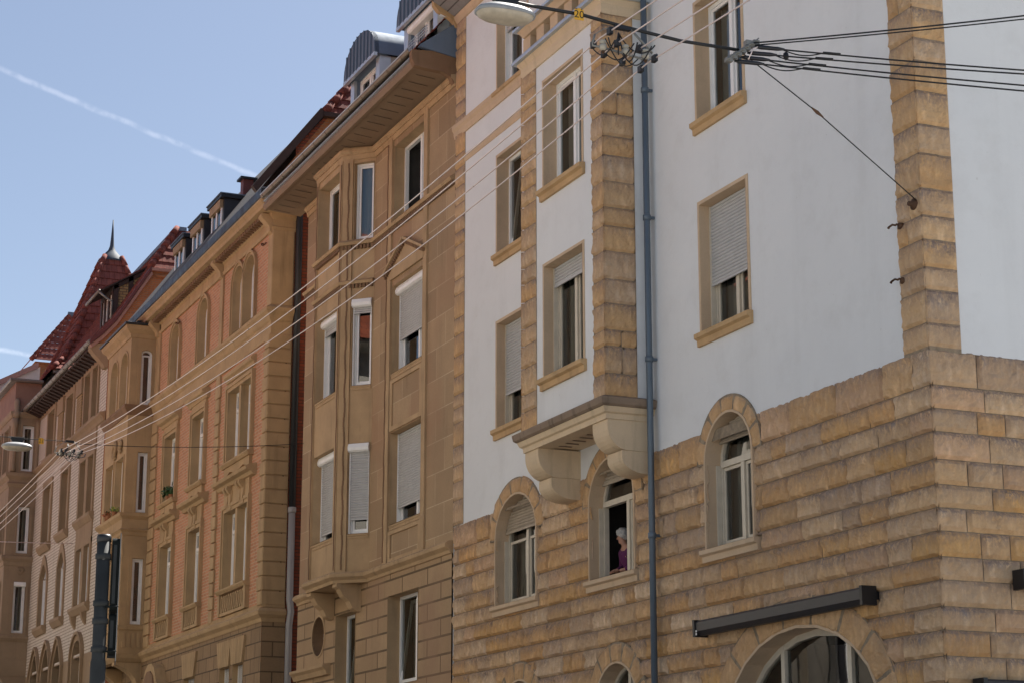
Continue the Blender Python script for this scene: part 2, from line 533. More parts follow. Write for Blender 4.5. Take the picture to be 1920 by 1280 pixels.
class MB:
    def __init__(s):
        s.v, s.f, s.m, s.sm = [], [], [], []
        s.mats = []
        s.vc = None

    def mi(s, mat):
        if mat not in s.mats:
            s.mats.append(mat)
        return s.mats.index(mat)

    def add(s, vs, fs, mat, smooth=False):
        b = len(s.v)
        s.v += [tuple(x) for x in vs]
        k = s.mi(mat)
        for f in fs:
            s.f.append([b + i for i in f])
            s.m.append(k)
            s.sm.append(smooth)

    def box(s, fr, s0, s1, d0, d1, z0, z1, mat):
        vs = [fr.p(a, d, z) for z in (z0, z1) for d in (d0, d1) for a in (s0, s1)]
        s.add(vs, [(0, 1, 3, 2), (4, 6, 7, 5), (0, 4, 5, 1), (2, 3, 7, 6), (0, 2, 6, 4), (1, 5, 7, 3)], mat)

    def bevbox(s, fr, s0, s1, d0, d1, z0, z1, mat, b=0.01):
        """box whose front edges are chamfered"""
        s.prism(fr, [(s0, z0), (s1, z0), (s1, z1), (s0, z1)], d0, d1 - b, mat, front=False)
        o = [(s0, z0), (s1, z0), (s1, z1), (s0, z1)]
        i = [(s0 + b, z0 + b), (s1 - b, z0 + b), (s1 - b, z1 - b), (s0 + b, z1 - b)]
        vs = [fr.p(a, d1 - b, z) for a, z in o] + [fr.p(a, d1, z) for a, z in i]
        s.add(vs, [(k, (k + 1) % 4, 4 + (k + 1) % 4, 4 + k) for k in range(4)] + [(4, 5, 6, 7)], mat)

    def prism(s, fr, poly, d0, d1, mat, front=True, back=False):
        n = len(poly)
        vs = [fr.p(a, d0, z) for a, z in poly] + [fr.p(a, d1, z) for a, z in poly]
        fs = [(k, (k + 1) % n, n + (k + 1) % n, n + k) for k in range(n)]
        if front:
            fs.append(tuple(range(n, 2 * n)))
        if back:
            fs.append(tuple(range(n - 1, -1, -1)))
        s.add(vs, fs, mat)

    def profile(s, fr, s0, s1, prof, mat, ends=True, smooth=False):
        """closed moulding section [(d, z)] pulled along s"""
        n = len(prof)
        vs = [fr.p(s0, d, z) for d, z in prof] + [fr.p(s1, d, z) for d, z in prof]
        fs = [(k, (k + 1) % n, n + (k + 1) % n, n + k) for k in range(n)]
        if ends:
            fs += [tuple(range(n)), tuple(range(2 * n - 1, n - 1, -1))]
        s.add(vs, fs, mat, smooth)

    def sweep(s, path, prof, mat, closed_prof=True, smooth=False):
        """moulding section [(out, z)] carried along a plan path [(x, y)] with mitred corners; out is to the left of travel... chosen by side"""
        pts = [V((x, y)) for x, y in path]
        nrm = []
        for i in range(len(pts) - 1):
            t = (pts[i + 1] - pts[i]).normalized()
            nrm.append(V((-t.y, t.x)))
        rows = []
        for i, p in enumerate(pts):
            if i == 0:
                m = nrm[0]
            elif i == len(pts) - 1:
                m = nrm[-1]
            else:
                m = (nrm[i - 1] + nrm[i])
                m = m / m.length
                m = m / max(0.35, m.dot(nrm[i]))
            rows.append([V((p.x + m.x * o, p.y + m.y * o, z)) for o, z in prof])
        n = len(prof)
        vs = [v for r in rows for v in r]
        fs = []
        for i in range(len(rows) - 1):
            for k in range(n if closed_prof else n - 1):
                a, b = i * n + k, i * n + (k + 1) % n
                fs.append((a, b, b + n, a + n))
        if closed_prof:
            fs += [tuple(range(n)), tuple(range(len(vs) - 1, len(vs) - n - 1, -1))]
        s.add(vs, fs, mat, smooth)

    def wall(s, fr, outline, holes, d, mat):
        loops = [[V((a, z, 0)) for a, z in outline]] + [[V((a, z, 0)) for a, z in h] for h in holes]
        tris = tessellate_polygon(loops)
        flat = [p for lp in loops for p in lp]
        s.add([fr.p(p.x, d, p.y) for p in flat], [tuple(t) for t in tris], mat)

    def reveal(s, fr, c, d0, d1, mat):
        n = len(c)
        vs = [fr.p(a, d0, z) for a, z in c] + [fr.p(a, d1, z) for a, z in c]
        s.add(vs, [(k, (k + 1) % n, n + (k + 1) % n, n + k) for k in range(n)], mat)

    def ring(s, fr, ci, co, d0, d1, mat):
        """frame between an inner and an outer outline of equal length, from depth d0 (back) to d1 (front)"""
        n = len(ci)
        vs = [fr.p(a, d1, z) for a, z in ci] + [fr.p(a, d1, z) for a, z in co] + [fr.p(a, d0, z) for a, z in ci] + [fr.p(a, d0, z) for a, z in co]
        fs = []
        for k in range(n):
            j = (k + 1) % n
            fs += [(k, j, n + j, n + k), (k, 2 * n + k, 2 * n + j, j), (n + k, n + j, 3 * n + j, 3 * n + k)]
        s.add(vs, fs, mat)

    def tube(s, pts, r, mat, n=8, caps=True, radii=None):
        pts = [V(p) for p in pts]
        up0 = None
        rows = []
        for i, p in enumerate(pts):
            t = (pts[min(i + 1, len(pts) - 1)] - pts[max(i - 1, 0)]).normalized()
            if up0 is None:
                up0 = V((0, 0, 1)) if abs(t.z) < 0.9 else V((1, 0, 0))
            u = t.cross(up0).normalized()
            w = u.cross(t).normalized()
            up0 = w
            rr = radii[i] if radii else r
            rows.append([p + (u * math.cos(2 * math.pi * k / n) + w * math.sin(2 * math.pi * k / n)) * rr for k in range(n)])
        vs = [v for rw in rows for v in rw]
        fs = [(i * n + k, i * n + (k + 1) % n, (i + 1) * n + (k + 1) % n, (i + 1) * n + k) for i in range(len(rows) - 1) for k in range(n)]
        if caps:
            fs += [tuple(range(n - 1, -1, -1)), tuple(range(len(vs) - n, len(vs)))]
        s.add(vs, fs, mat, True)

    def lathe(s, c, prof, mat, n=16, axis=V((0, 0, 1)), smooth=True):
        axis = V(axis).normalized()
        u = axis.cross(V((1, 0, 0)) if abs(axis.x) < 0.9 else V((0, 1, 0))).normalized()
        w = axis.cross(u)
        vs = [V(c) + axis * z + (u * math.cos(2 * math.pi * k / n) + w * math.sin(2 * math.pi * k / n)) * r for r, z in prof for k in range(n)]
        fs = [(i * n + k, i * n + (k + 1) % n, (i + 1) * n + (k + 1) % n, (i + 1) * n + k) for i in range(len(prof) - 1) for k in range(n)]
        fs += [tuple(range(n - 1, -1, -1)), tuple(range(len(vs) - n, len(vs)))]
        s.add(vs, fs, mat, smooth)

    def quad(s, a, b, c, d, mat):
        s.add([a, b, c, d], [(0, 1, 2, 3)], mat)

    def pane(s, fr, c, d):
        """sheet of glass whose face looks outwards"""
        pts = [fr.p(a, d, z) for a, z in c]
        nn = V((0, 0, 0))
        for i in range(len(pts)):
            nn += pts[i].cross(pts[(i + 1) % len(pts)])
        s.poly(pts if nn.dot(fr.n) > 0 else pts[::-1], 'glass')

    def poly(s, pts, mat):
        s.add(pts, [tuple(range(len(pts)))], mat)

    def tiles(s, el, er, rr, rl, mat, course=0.34, step=0.03, pitch=0.11, wave=0.007):
        """pantile roof face between an eave (el, er) and a ridge (rl, rr): overlapping courses with a rolled section"""
        el, er, rl, rr = V(el), V(er), V(rl), V(rr)
        nrm = (er - el).cross(((rl + rr) / 2 - (el + er) / 2)).normalized()
        if nrm.z < 0:
            nrm = -nrm
        h = ((rl + rr) / 2 - (el + er) / 2).length
        n = max(1, round(h / course))
        wid = max((er - el).length, (rr - rl).length)
        nc = max(2, int(wid / pitch))
        base = (er - el).normalized()
        for i in range(n):
            a0, b0 = el.lerp(rl, i / n), er.lerp(rr, i / n)
            a1, b1 = el.lerp(rl, (i + 1) / n), er.lerp(rr, (i + 1) / n)
            w0 = (b0 - a0).length
            m = max(2, int(w0 / pitch))
            vs = []
            for k in range(m + 1):
                p0, p1 = a0.lerp(b0, k / m), a1.lerp(b1, k / m)
                o = wave * math.cos(math.pi * round((p0 - el).dot(base) / pitch))
                vs += [p0 + nrm * (step * 0.15 + o * 0.4), p0 + nrm * (step + o), p1 + nrm * (o * 0.8)]
            fs = []
            for k in range(m):
                q = k * 3
                fs += [(q, q + 3, q + 4, q + 1), (q + 1, q + 4, q + 5, q + 2)]
            s.add(vs, fs, mat)

    def build(s, name, parent=None, tris=False):
        root = parent
        org = V((0, 0, 0))
        while root is not None:
            org += root.location
            root = root.parent
        me = bpy.data.meshes.new(name)
        me.from_pydata([V(v) - org for v in s.v], [], s.f)
        for m in s.mats:
            me.materials.append(M[m])
        me.polygons.foreach_set('material_index', s.m)
        me.polygons.foreach_set('use_smooth', s.sm)
        uv = me.uv_layers.new(name='UVMap')
        data = [0.0] * (2 * len(me.loops))
        for p in me.polygons:
            n = p.normal
            ax, ay, az = abs(n.x), abs(n.y), abs(n.z)
            for li in p.loop_indices:
                c = s.v[me.loops[li].vertex_index]
                if az > 0.85 or (az >= ax and az >= ay):
                    q = (c[1], c[0])
                elif ax >= ay:
                    q = (c[1], c[2])
                else:
                    q = (c[0], c[2])
                data[2 * li], data[2 * li + 1] = q
        uv.data.foreach_set('uv', data)
        if s.vc:
            for nm, typ, vals in s.vc:
                at = me.attributes.new(nm, 'FLOAT_COLOR' if typ == 'c' else 'FLOAT', 'POINT')
                if typ == 'c':
                    at.data.foreach_set('color', [x for c in vals for x in (*c, 1.0)])
                else:
                    at.data.foreach_set('value', vals)
        me.update()
        o = bpy.data.objects.new(name, me)
        COL.objects.link(o)
        if parent is not None:
            o.parent = parent
        return o


def thing(name, label, cat, loc=(0, 0, 0), group=None):
    o = bpy.data.objects.new(name, None)
    COL.objects.link(o)
    o.location = loc
    o.empty_display_size = 0.3
    o['label'], o['category'] = label, cat
    if group:
        o['group'] = group
    return o


def tag(o, label, cat, group=None):
    o['label'], o['category'] = label, cat
    if group:
        o['group'] = group
    return o


def struct(o):
    o['kind'] = 'structure'
    return o


class Op:
    """window or door opening in wall coordinates"""

    def __init__(s, s0, s1, z0, z1, rise=0.0, pointed=False):
        s.s0, s.s1, s.z0, s.z1, s.rise, s.pointed = s0, s1, z0, z1, rise, pointed

    def c(s, i=0.0, n=12, zb=None):
        a, b, z0, z1 = s.s0 + i, s.s1 - i, s.z0 + i, s.z1 - i
        if zb is not None:
            z0 = zb
        if s.rise <= 0:
            return [(a, z0), (b, z0), (b, z1), (a, z1)]
        r = max(0.02, s.rise - (i if s.rise > 0.3 else 0))
        m, h, zs = (a + b) / 2, (b - a) / 2, z1 - r
        out = [(a, z0), (b, z0)]
        for k in range(n + 1):
            t = math.pi * k / n
            if s.pointed:
                x = math.cos(t)
                y = 1 - abs(x) ** 1.6
                out.append((m + h * x, zs + r * y))
            else:
                out.append((m + h * math.cos(t), zs + r * math.sin(t)))
        return out

    def half(s, z):
        """half-width at height z"""
        h = (s.s1 - s.s0) / 2
        zs = s.z1 - s.rise
        if s.rise <= 0 or z <= zs:
            return h
        q = min(1.0, (z - zs) / s.rise)
        return h * (max(0.0, 1 - q) ** 0.625 if s.pointed else math.sqrt(max(0.0, 1 - q * q)))

    def inside(s, a, z, g=0.0):
        o = Op(s.s0 - g, s.s1 + g, s.z0 - g, s.z1 + g, s.rise + (g if s.rise > 0.3 else 0), s.pointed)
        return o.z0 < z < o.z1 and abs(a - (o.s0 + o.s1) / 2) < o.half(z)


def window(root, fr, op, depth=0.22, frame='white', mull=(0.5,), transom=None, shutter=0.0, smat='shutter', box=False,
           curtain='sides', sill=None, sill_mat='trim_ochre', sur=None, sur_mat='trim', sur_d=0.015, reveal_mat='trim', sash_gap=None,
           tilt=None, room_depth=1.3, room_floor=None, d0=0.0, bar=0.065, name='window', open_sash=None, curt_mat='curtain', glazed=True, pane=True):
    """one window: the mesh named window is its fixed frame and sashes; pane, roller shutter, curtain, sill, surround and the room behind are its sub-parts"""
    c0 = op.c()
    fb = d0 - depth                                        # plane of the frame's face
    w = MB()
    w.ring(fr, op.c(bar), c0, fb - 0.08, fb, frame)
    sm, h = (op.s0 + op.s1) / 2, (op.s1 - op.s0)
    zt = op.z1 - op.rise
    top_sash = op.z1
    if transom:
        w.box(fr, op.s0 + bar - 0.005, op.s1 - bar + 0.005, fb - 0.07, fb + 0.018, transom - 0.045, transom + 0.045, frame)
        top_sash = transom
    cuts = [op.s0 + bar] + [op.s0 + h * k for k in mull] + [op.s1 - bar]
    for k in mull:
        zz = op.z1 - 0.02 if not transom else transom
        x = op.s0 + h * k
        if op.rise and not transom:
            zz = op.z1 - op.rise * (1 - math.sqrt(max(0, 1 - (abs(x - sm) / (h / 2)) ** 2))) - 0.03
        w.box(fr, x - 0.045, x + 0.045, fb - 0.075, fb + 0.012, op.z0 + bar - 0.005, zz, frame)
    for k in range(len(cuts) - 1):
        a, b = cuts[k] + (0.045 if k else 0), cuts[k + 1] - (0.045 if k < len(cuts) - 2 else 0)
        z0, z1 = op.z0 + bar, (transom - 0.045 if transom else op.z1 - bar)
        if op.rise and not transom:
            z1 = zt - 0.02
        if b - a < 0.12 or open_sash == k:
            continue
        if tilt == k:                                       # bottom-hung sash leaning into the room
            ins = 0.2
            for aa, bb in ((a, a + 0.055), (b - 0.055, b)):
                vs = [fr.p(q, dd, z) for q in (aa, bb) for dd, z in ((fb - 0.01, z0), (fb - 0.06, z0), (fb - 0.06 - ins, z1), (fb - 0.01 - ins, z1))]
                w.add(vs, [(0, 1, 2, 3), (7, 6, 5, 4), (0, 4, 5, 1), (1, 5, 6, 2), (2, 6, 7, 3), (3, 7, 4, 0)], frame)
            w.box(fr, a, b, fb - 0.06, fb - 0.01, z0, z0 + 0.06, frame)
            w.box(fr, a, b, fb - 0.06 - ins, fb - 0.01 - ins, z1 - 0.06, z1, frame)
            continue
        i_ = Op(a + 0.05, b - 0.05, z0 + 0.055, z1 - 0.05).c()
        w.ring(fr, i_, Op(a + 0.004, b - 0.004, z0 + 0.004, z1 - 0.004).c(), fb - 0.06, fb - 0.018, frame)
    if open_sash is not None:                               # casement swung inwards, seen edge-on
        a = cuts[open_sash]
        f2 = Fr(fr.p(a + 0.02, fb - 0.06, 0), -fr.n * 0.94 + fr.s * 0.34, fr.s * 0.94 + fr.n * 0.34)
        wd = (cuts[open_sash + 1] - a) - 0.06
        w.ring(f2, Op(0.055, wd - 0.055, op.z0 + bar + 0.06, (transom or op.z1) - bar - 0.055).c(), Op(0, wd, op.z0 + bar, (transom or op.z1) - bar).c(), -0.045, 0.0, frame)
    wo = w.build(name, root)
    if pane and glazed:
        g = MB()
        if open_sash is None:
            cc = op.c(bar * 0.7)
            g.pane(fr, cc, fb - 0.04)
        else:
            for k in range(len(cuts) - 1):
                if k != open_sash:
                    g.pane(fr, Op(cuts[k], cuts[k + 1], op.z0 + bar, (transom or op.z1) - bar).c(), fb - 0.04)
            if transom:
                o2 = Op(op.s0, op.s1, op.z0, op.z1, op.rise)
                g.pane(fr, o2.c(bar * 0.7, zb=transom), fb - 0.04)
        g.build('pane', wo)
    if shutter > 0 or box:
        zb = op.z1 - shutter * (op.z1 - op.z0)
        if box:
            bx = MB()
            hb = 0.19
            prof = [(fb - 0.02, op.z1 - hb), (fb + 0.13, op.z1 - hb), (fb + 0.17, op.z1 - hb + 0.03), (fb + 0.18, op.z1 - hb / 2), (fb + 0.15, op.z1 - 0.015), (fb - 0.02, op.z1 - 0.003)]
            bx.profile(fr, op.s0 + 0.004, op.s1 - 0.004, prof, 'white')
            bx.build('shutter_box', wo)
        if shutter > 0:
            sh = MB()
            p = 0.052
            z = op.z1 - (0.17 if box else 0.004)
            df = fb + 0.055
            while z > zb + 0.01:
                z2 = max(zb, z - p)
                hw = min(op.half((z + z2) / 2), op.half(z)) if op.rise else h / 2
                hw -= 0.012
                if hw > 0.08:
                    a, b = sm - hw, sm + hw
                    hh = z - z2
                    prof = [(df - 0.012, z2), (df + 0.002, z2 + hh * 0.08), (df + 0.011, z2 + hh * 0.45), (df + 0.002, z2 + hh * 0.84), (df - 0.012, z2 + hh * 0.9), (df - 0.012, z)]
                    n = len(prof)
                    vs = [fr.p(a, d, q) for d, q in prof] + [fr.p(b, d, q) for d, q in prof]
                    sh.add(vs, [(k, k + 1, n + k + 1, n + k) for k in range(n - 1)], smat)
                z = z2
            hw = op.half(zb) - 0.012
            if hw > 0.1:
                sh.box(fr, sm - hw, sm + hw, df - 0.015, df + 0.012, zb - 0.035, zb, smat)
            for x in (op.s0 + 0.002, op.s1 - 0.032):        # guide rails
                sh.box(fr, x, x + 0.03, fb + 0.004, fb + 0.075, op.z0 + 0.01, zt - 0.01, frame)
            sh.build('roller_shutter', wo)
    if curtain:
        cu = MB()
        dz = fb - 0.2 - (0.1 if tilt is not None else 0)
        spans = {'full': [(0.02, 0.98)], 'sides': [(0.02, 0.3), (0.72, 0.98)], 'left': [(0.5, 0.98)], 'right': [(0.02, 0.45)], 'far': [(0.66, 0.98)]}[curtain]
        rnd = random.Random(int(op.s0 * 1000 + op.z0 * 77))
        for u0, u1 in spans:
            n = max(6, int((u1 - u0) * h / 0.03))
            ph = rnd.random() * 6
            vs = []
            for k in range(n + 1):
                u = u0 + (u1 - u0) * k / n
                dd = dz + 0.03 * math.sin(k * 1.15 + ph) + 0.012 * math.sin(k * 0.47 + ph)
                for z in (op.z0 + 0.05, (op.z0 + op.z1) / 2, op.z1 - 0.06):
                    vs.append(fr.p(op.s0 + h * u, dd, z))
            cu.add(vs, [(k * 3 + j, k * 3 + 3 + j, k * 3 + 4 + j, k * 3 + 1 + j) for k in range(n) for j in (0, 1)], curt_mat, True)
        cu.build('curtain', wo)
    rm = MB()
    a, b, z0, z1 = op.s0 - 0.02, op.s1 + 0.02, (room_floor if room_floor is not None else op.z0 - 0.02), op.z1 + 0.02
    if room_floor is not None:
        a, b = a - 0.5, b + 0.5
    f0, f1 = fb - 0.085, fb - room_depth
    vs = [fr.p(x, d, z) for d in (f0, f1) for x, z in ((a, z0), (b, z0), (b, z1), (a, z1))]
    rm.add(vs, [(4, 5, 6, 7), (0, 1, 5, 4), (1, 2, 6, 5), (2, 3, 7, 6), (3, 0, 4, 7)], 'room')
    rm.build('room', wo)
    if sur is not None:
        q = MB()
        q.reveal(fr, op.c(0.003), d0 + sur_d + 0.002, fb - 0.085, reveal_mat)
        if sur > 0:
            q.ring(fr, c0, op.c(-sur), d0 - 0.02, d0 + sur_d, sur_mat)
        q.build('surround', wo)
    if sill:
        over, out, th = sill
        q = MB()
        zs = op.z0
        prof = [(fb + 0.02, zs + 0.005), (fb + 0.02, zs - th), (d0 + out * 0.45, zs - th), (d0 + out * 0.5, zs - th * 0.55), (d0 + out, zs - th * 0.42), (d0 + out, zs - 0.018)]
        q.profile(fr, op.s0 - over, op.s1 + over, prof, sill_mat)
        q.build('sill', wo)
    return wo


def stone_blocks(mb, fr, s0, s1, z0, z1, rnd, amp=0.035, course=(0.27, 0.35), length=(0.36, 1.15), skip=None, res=0.034, corner0=False, corner1=False, d=0.0, courses=None, palette=None, soot=1.0):
    """rock-faced masonry: every block bulges and is hacked differently; all blocks of a wall are one mesh"""
    if mb.vc is None:
        mb.vc = [('tint', 'c', []), ('soot', 'f', [])]
    tint, sootv = mb.vc[0][2], mb.vc[1][2]
    while len(tint) < len(mb.v):
        tint.append((0.3, 0.2, 0.1))
        sootv.append(0.0)
    pal = palette or [(0.64, 0.41, 0.215), (0.61, 0.36, 0.165), (0.66, 0.47, 0.29), (0.58, 0.355, 0.17), (0.63, 0.43, 0.25), (0.58, 0.43, 0.295), (0.68, 0.51, 0.345), (0.62, 0.42, 0.285), (0.62, 0.37, 0.15), (0.56, 0.41, 0.275), (0.46, 0.36, 0.28), (0.70, 0.55, 0.40), (0.50, 0.33, 0.18)]
    if courses is None:
        courses, z = [], z0
        while z < z1 - 0.02:
            h = rnd.uniform(*course)
            if z1 - (z + h) < course[0] * 0.6:
                h = z1 - z
            courses.append((z, z + h))
            z += h
    for ci, (za, zb) in enumerate(courses):
        if zb <= z0 + 0.01 or za >= z1 - 0.01:
            continue
        a = s0
        while a < s1 - 0.01:
            L = rnd.uniform(*length)
            if s1 - (a + L) < length[0] * 0.7:
                L = s1 - a
            b = min(s1, a + L)
            p0, p1, q0, q1 = a, b, za + 0.006, zb - 0.006
            jt = 0.006
            p0 += 0 if (corner0 and a == s0) else jt
            p1 -= 0 if (corner1 and b >= s1 - 1e-6) else jt
            base = rnd.choice(pal)
            k_ = rnd.uniform(0.88, 1.12)
            col = tuple(x * k_ for x in base)
            seed = rnd.random() * 100
            bulge = rnd.uniform(0.3, 1.1)
            sw = rnd.uniform(0.5, 1.0) * soot
            nx, nz = max(3, int((p1 - p0) / res)), max(3, int((q1 - q0) / res))
            vs, keep = [], []
            for j in range(nz + 1):
                z = q0 + (q1 - q0) * j / nz
                for i in range(nx + 1):
                    x = p0 + (p1 - p0) * i / nx
                    el = x - p0 if not (corner0 and a == s0) else 9
                    er = p1 - x if not (corner1 and b >= s1 - 1e-6) else 9
                    e = min(el, er, z - q0, q1 - z)
                    t = min(1.0, max(0.0, e / 0.022))
                    t = t * t * (3 - 2 * t)
                    nv = 0.9 - 2.6 * abs(noise.noise(V((x * 4.0 + seed, z * 4.6, seed))))
                    n2 = 0.7 - 2.2 * abs(noise.noise(V(((x + z * 0.6) * 11 + seed, (z - x * 0.5) * 4, 3.3))))
                    n3 = noise.noise(V((x * 17, z * 17, seed)))
                    dd = d - 0.022 * (1 - t) + t * amp * (0.3 * bulge + 0.55 * nv + 0.5 * n2 + 0.35 * n3)
                    if (corner0 and a == s0 and i == 0) or (corner1 and b >= s1 - 1e-6 and i == nx):
                        dd = d + 0.012 + 0.014 * noise.noise(V((z * 9, 1.0, 2.0)))
                    jx = 0 if i in (0, nx) else 0.25 * res * noise.noise(V((x * 31, z * 29, 9.1)))
                    jz = 0.006 * noise.noise(V((x * 7, za * 13, 4.0)))
                    vs.append(fr.p(x + jx, dd, z + jz))
                    v_ = (z - q0) / (q1 - q0)
                    sv = max(0.0, v_ - 0.35) * 2.0 + 0.5 * noise.noise(V((x * 2.2, z * 2.2, 7.0)))
                    sootv.append(max(0.0, min(1.0, sv * sw)))
                    tint.append(col)
            fs = []
            for j in range(nz):
                for i in range(nx):
                    if skip:
                        cx = p0 + (p1 - p0) * (i + 0.5) / nx
                        cz = q0 + (q1 - q0) * (j + 0.5) / nz
                        if skip(cx, cz):
                            continue
                    k = j * (nx + 1) + i
                    fs.append((k, k + 1, k + nx + 2, k + nx + 1))
            mb.add(vs, fs, 'rock', False)
            a = b
    return courses


def voussoirs(mb, fr, op, wid, rnd, amp=0.03, d=0.0, n=7, jamb=0.0):
    """rock-faced arch stones round the head of an opening"""
    if mb.vc is None:
        mb.vc = [('tint', 'c', []), ('soot', 'f', [])]
    tint, sootv = mb.vc[0][2], mb.vc[1][2]
    while len(tint) < len(mb.v):
        tint.append((0.3, 0.2, 0.1))
        sootv.append(0.0)
    m, h, zs, r = (op.s0 + op.s1) / 2, (op.s1 - op.s0) / 2, op.z1 - op.rise, op.rise
    for q in range(n):
        t0, t1 = math.pi * q / n + 0.006, math.pi * (q + 1) / n - 0.006
        k_ = rnd.uniform(0.9, 1.08)
        col = tuple(x * k_ for x in rnd.choice([(0.58, 0.38, 0.21), (0.57, 0.37, 0.20), (0.60, 0.40, 0.225)]))
        seed = rnd.random() * 50
        ns, nr = max(4, int((t1 - t0) * (h + r) / 2 / 0.04)), max(3, int(wid / 0.045))
        ww = wid * rnd.uniform(0.95, 1.06)
        vs = []
        for j in range(nr + 1):
            for i in range(ns + 1):
                t = t0 + (t1 - t0) * i / ns
                o = ww * j / nr
                x, z = m + (h + o) * math.cos(t), zs + (r + o) * math.sin(t)
                e = min(i, ns - i) * (t1 - t0) * h / ns
                e = min(e, o * 1.5 + 0.01, ww - o)
                tt = min(1.0, e / 0.045)
                nv = noise.noise(V((x * 6 + seed, z * 6, seed))) * 0.8 + 0.5 * noise.noise(V((x * 16, z * 16, seed)))
                vs.append(fr.p(x, d - 0.02 * (1 - tt) + tt * amp * (0.6 + nv), z))
                tint.append(col)
                sootv.append(max(0.0, min(1.0, (o / ww - 0.5) * 1.2 + 0.3 * nv)) * max(0.0, math.sin(t)))
        mb.add(vs, [(j * (ns + 1) + i, j * (ns + 1) + i + 1, (j + 1) * (ns + 1) + i + 1, (j + 1) * (ns + 1) + i) for j in range(nr) for i in range(ns)], 'rock', False)
    for q in range(24):                         # joint mortar behind the arch stones
        t0, t1 = math.pi * q / 24, math.pi * (q + 1) / 24
        vs = [fr.p(m + (h + o) * math.cos(t), d - 0.006, zs + (r + o) * math.sin(t)) for t in (t0, t1) for o in (0.0, wid * 0.99)]
        mb.add(vs, [(0, 1, 3, 2)], 'mortar')
        tint += [(0.2, 0.15, 0.1)] * 4
        sootv += [0.0] * 4
    # close the outer rim against the wall
    for q in range(24):
        t0, t1 = math.pi * q / 24, math.pi * (q + 1) / 24
        pts = [(m + (h + wid * 1.0) * math.cos(t), zs + (r + wid * 1.0) * math.sin(t)) for t in (t0, t1)]
        mb.add([fr.p(pts[0][0], d - 0.06, pts[0][1]), fr.p(pts[1][0], d - 0.06, pts[1][1]), fr.p(pts[1][0], d - 0.004, pts[1][1]), fr.p(pts[0][0], d - 0.004, pts[0][1])], [(0, 1, 2, 3)], 'mortar')
        tint += [(0.2, 0.15, 0.1)] * 4
        sootv += [0.0] * 4


def finish_vc(mb):
    for nm, typ, vals in (mb.vc or []):
        while len(vals) < len(mb.v):
            vals.append((0.3, 0.2, 0.1) if typ == 'c' else 0.0)


def dentils(mb, path, out, z0, dep, pitch, fill, mat, h=0.085):
    """a row of small blocks under a moulding, along a plan path"""
    for i in range(len(path) - 1):
        a, b = V(path[i]), V(path[i + 1])
        t = (b - a)
        L = t.length
        t = t / L
        nrm = V((-t.y, t.x))
        f = Fr((a.x, a.y, 0), (t.x, t.y, 0), (nrm.x, nrm.y, 0))
        n = max(1, int(L / pitch))
        for k in range(n):
            x = L * (k + 0.5) / n
            mb.box(f, x - pitch * fill / 2, x + pitch * fill / 2, out - 0.03, out + dep, z0, z0 + h, mat)


def swp(root, name, path, prof, mat):
    m = MB()
    m.sweep(path, prof, mat)
    return m.build(name, root)


def pipe(root, fr, s, d, z0, z1, r, mat, collars=(), name='downpipe'):
    p = MB()
    p.tube([fr.p(s, d, z0), fr.p(s, d, z1)], r, mat, 14)
    for z in collars:
        p.lathe(fr.p(s, d, z), [(r + 0.002, -0.05), (r + 0.014, -0.045), (r + 0.014, 0.03), (r + 0.002, 0.045)], mat, 14)
        p.box(fr, s - 0.02, s + 0.02, -0.01, d - r * 0.6, z - 0.02, z + 0.02, mat)
    return p.build(name, root)

# ================================================================== setting
g = MB()
g.quad((-400, -200, 0), (600, -200, 0), (600, 900, 0), (-400, 900, 0), 'bounce_ground')
struct(g.build('ground'))
g = MB()
NF = Fr((0, 0, 0), (0, 1, 0), (-1, 0, 0))
g.box(NF, 17.6, 140, -14.0, -11.2, 0.0, 0.13, 'paving')
struct(g.build('pavement'))
g = MB()
g.box(NF, 17.5, 140, -11.2, -11.04, 0.0, 0.125, 'kerb')
struct(g.build('kerb'))
g = MB()
g.box(NF, 24, 140, 1.2, 4.0, 0.0, 0.13, 'paving')
struct(g.build('pavement'))
g = MB()
for k in range(20):
    g.quad((5.0, 24 + k * 6, 0.004), (5.12, 24 + k * 6, 0.004), (5.12, 27 + k * 6, 0.004), (5.0, 27 + k * 6, 0.004), 'paint')
struct(g.build('road_markings'))

rnd = random.Random(7)
QP = [(0.60, 0.44, 0.29), (0.56, 0.42, 0.29), (0.61, 0.41, 0.225), (0.54, 0.42, 0.31), (0.63, 0.46, 0.29), (0.59, 0.38, 0.20)]

# ================================================================== white corner house
Y0, Y1 = 19.75, 35.13
B1 = thing('corner_house', 'white plastered corner house with rock faced sandstone base, stone quoins and a projecting bay', 'house', (14, 27, 0))
SR = side(Y0)
ZB = 7.52                                    # top of the stone base
arch = [Op(31.28, 33.03, 5.80, 7.66, 0.70), Op(27.60, 29.17, 5.80, 7.66, 0.68), Op(23.98, 25.30, 5.80, 7.66, 0.64)]
low = [Op(31.27, 32.75, 2.6, 4.43, 0.72), Op(27.55, 29.02, 2.6, 4.43, 0.72), Op(21.05, 24.85, 1.2, 4.46, 1.26)]
rect = []
for s0, s1 in ((23.96, 25.34), (31.66, 33.04)):
    for z0, z1 in ((8.98, 10.93), (12.24, 14.12), (15.42, 17.25)):
        rect.append(Op(s0, s1, z0, z1))
ringw = {0: 0.30, 1: 0.28, 2: 0.26, 3: 0.33, 4: 0.33, 5: 0.42}
allarch = arch + low


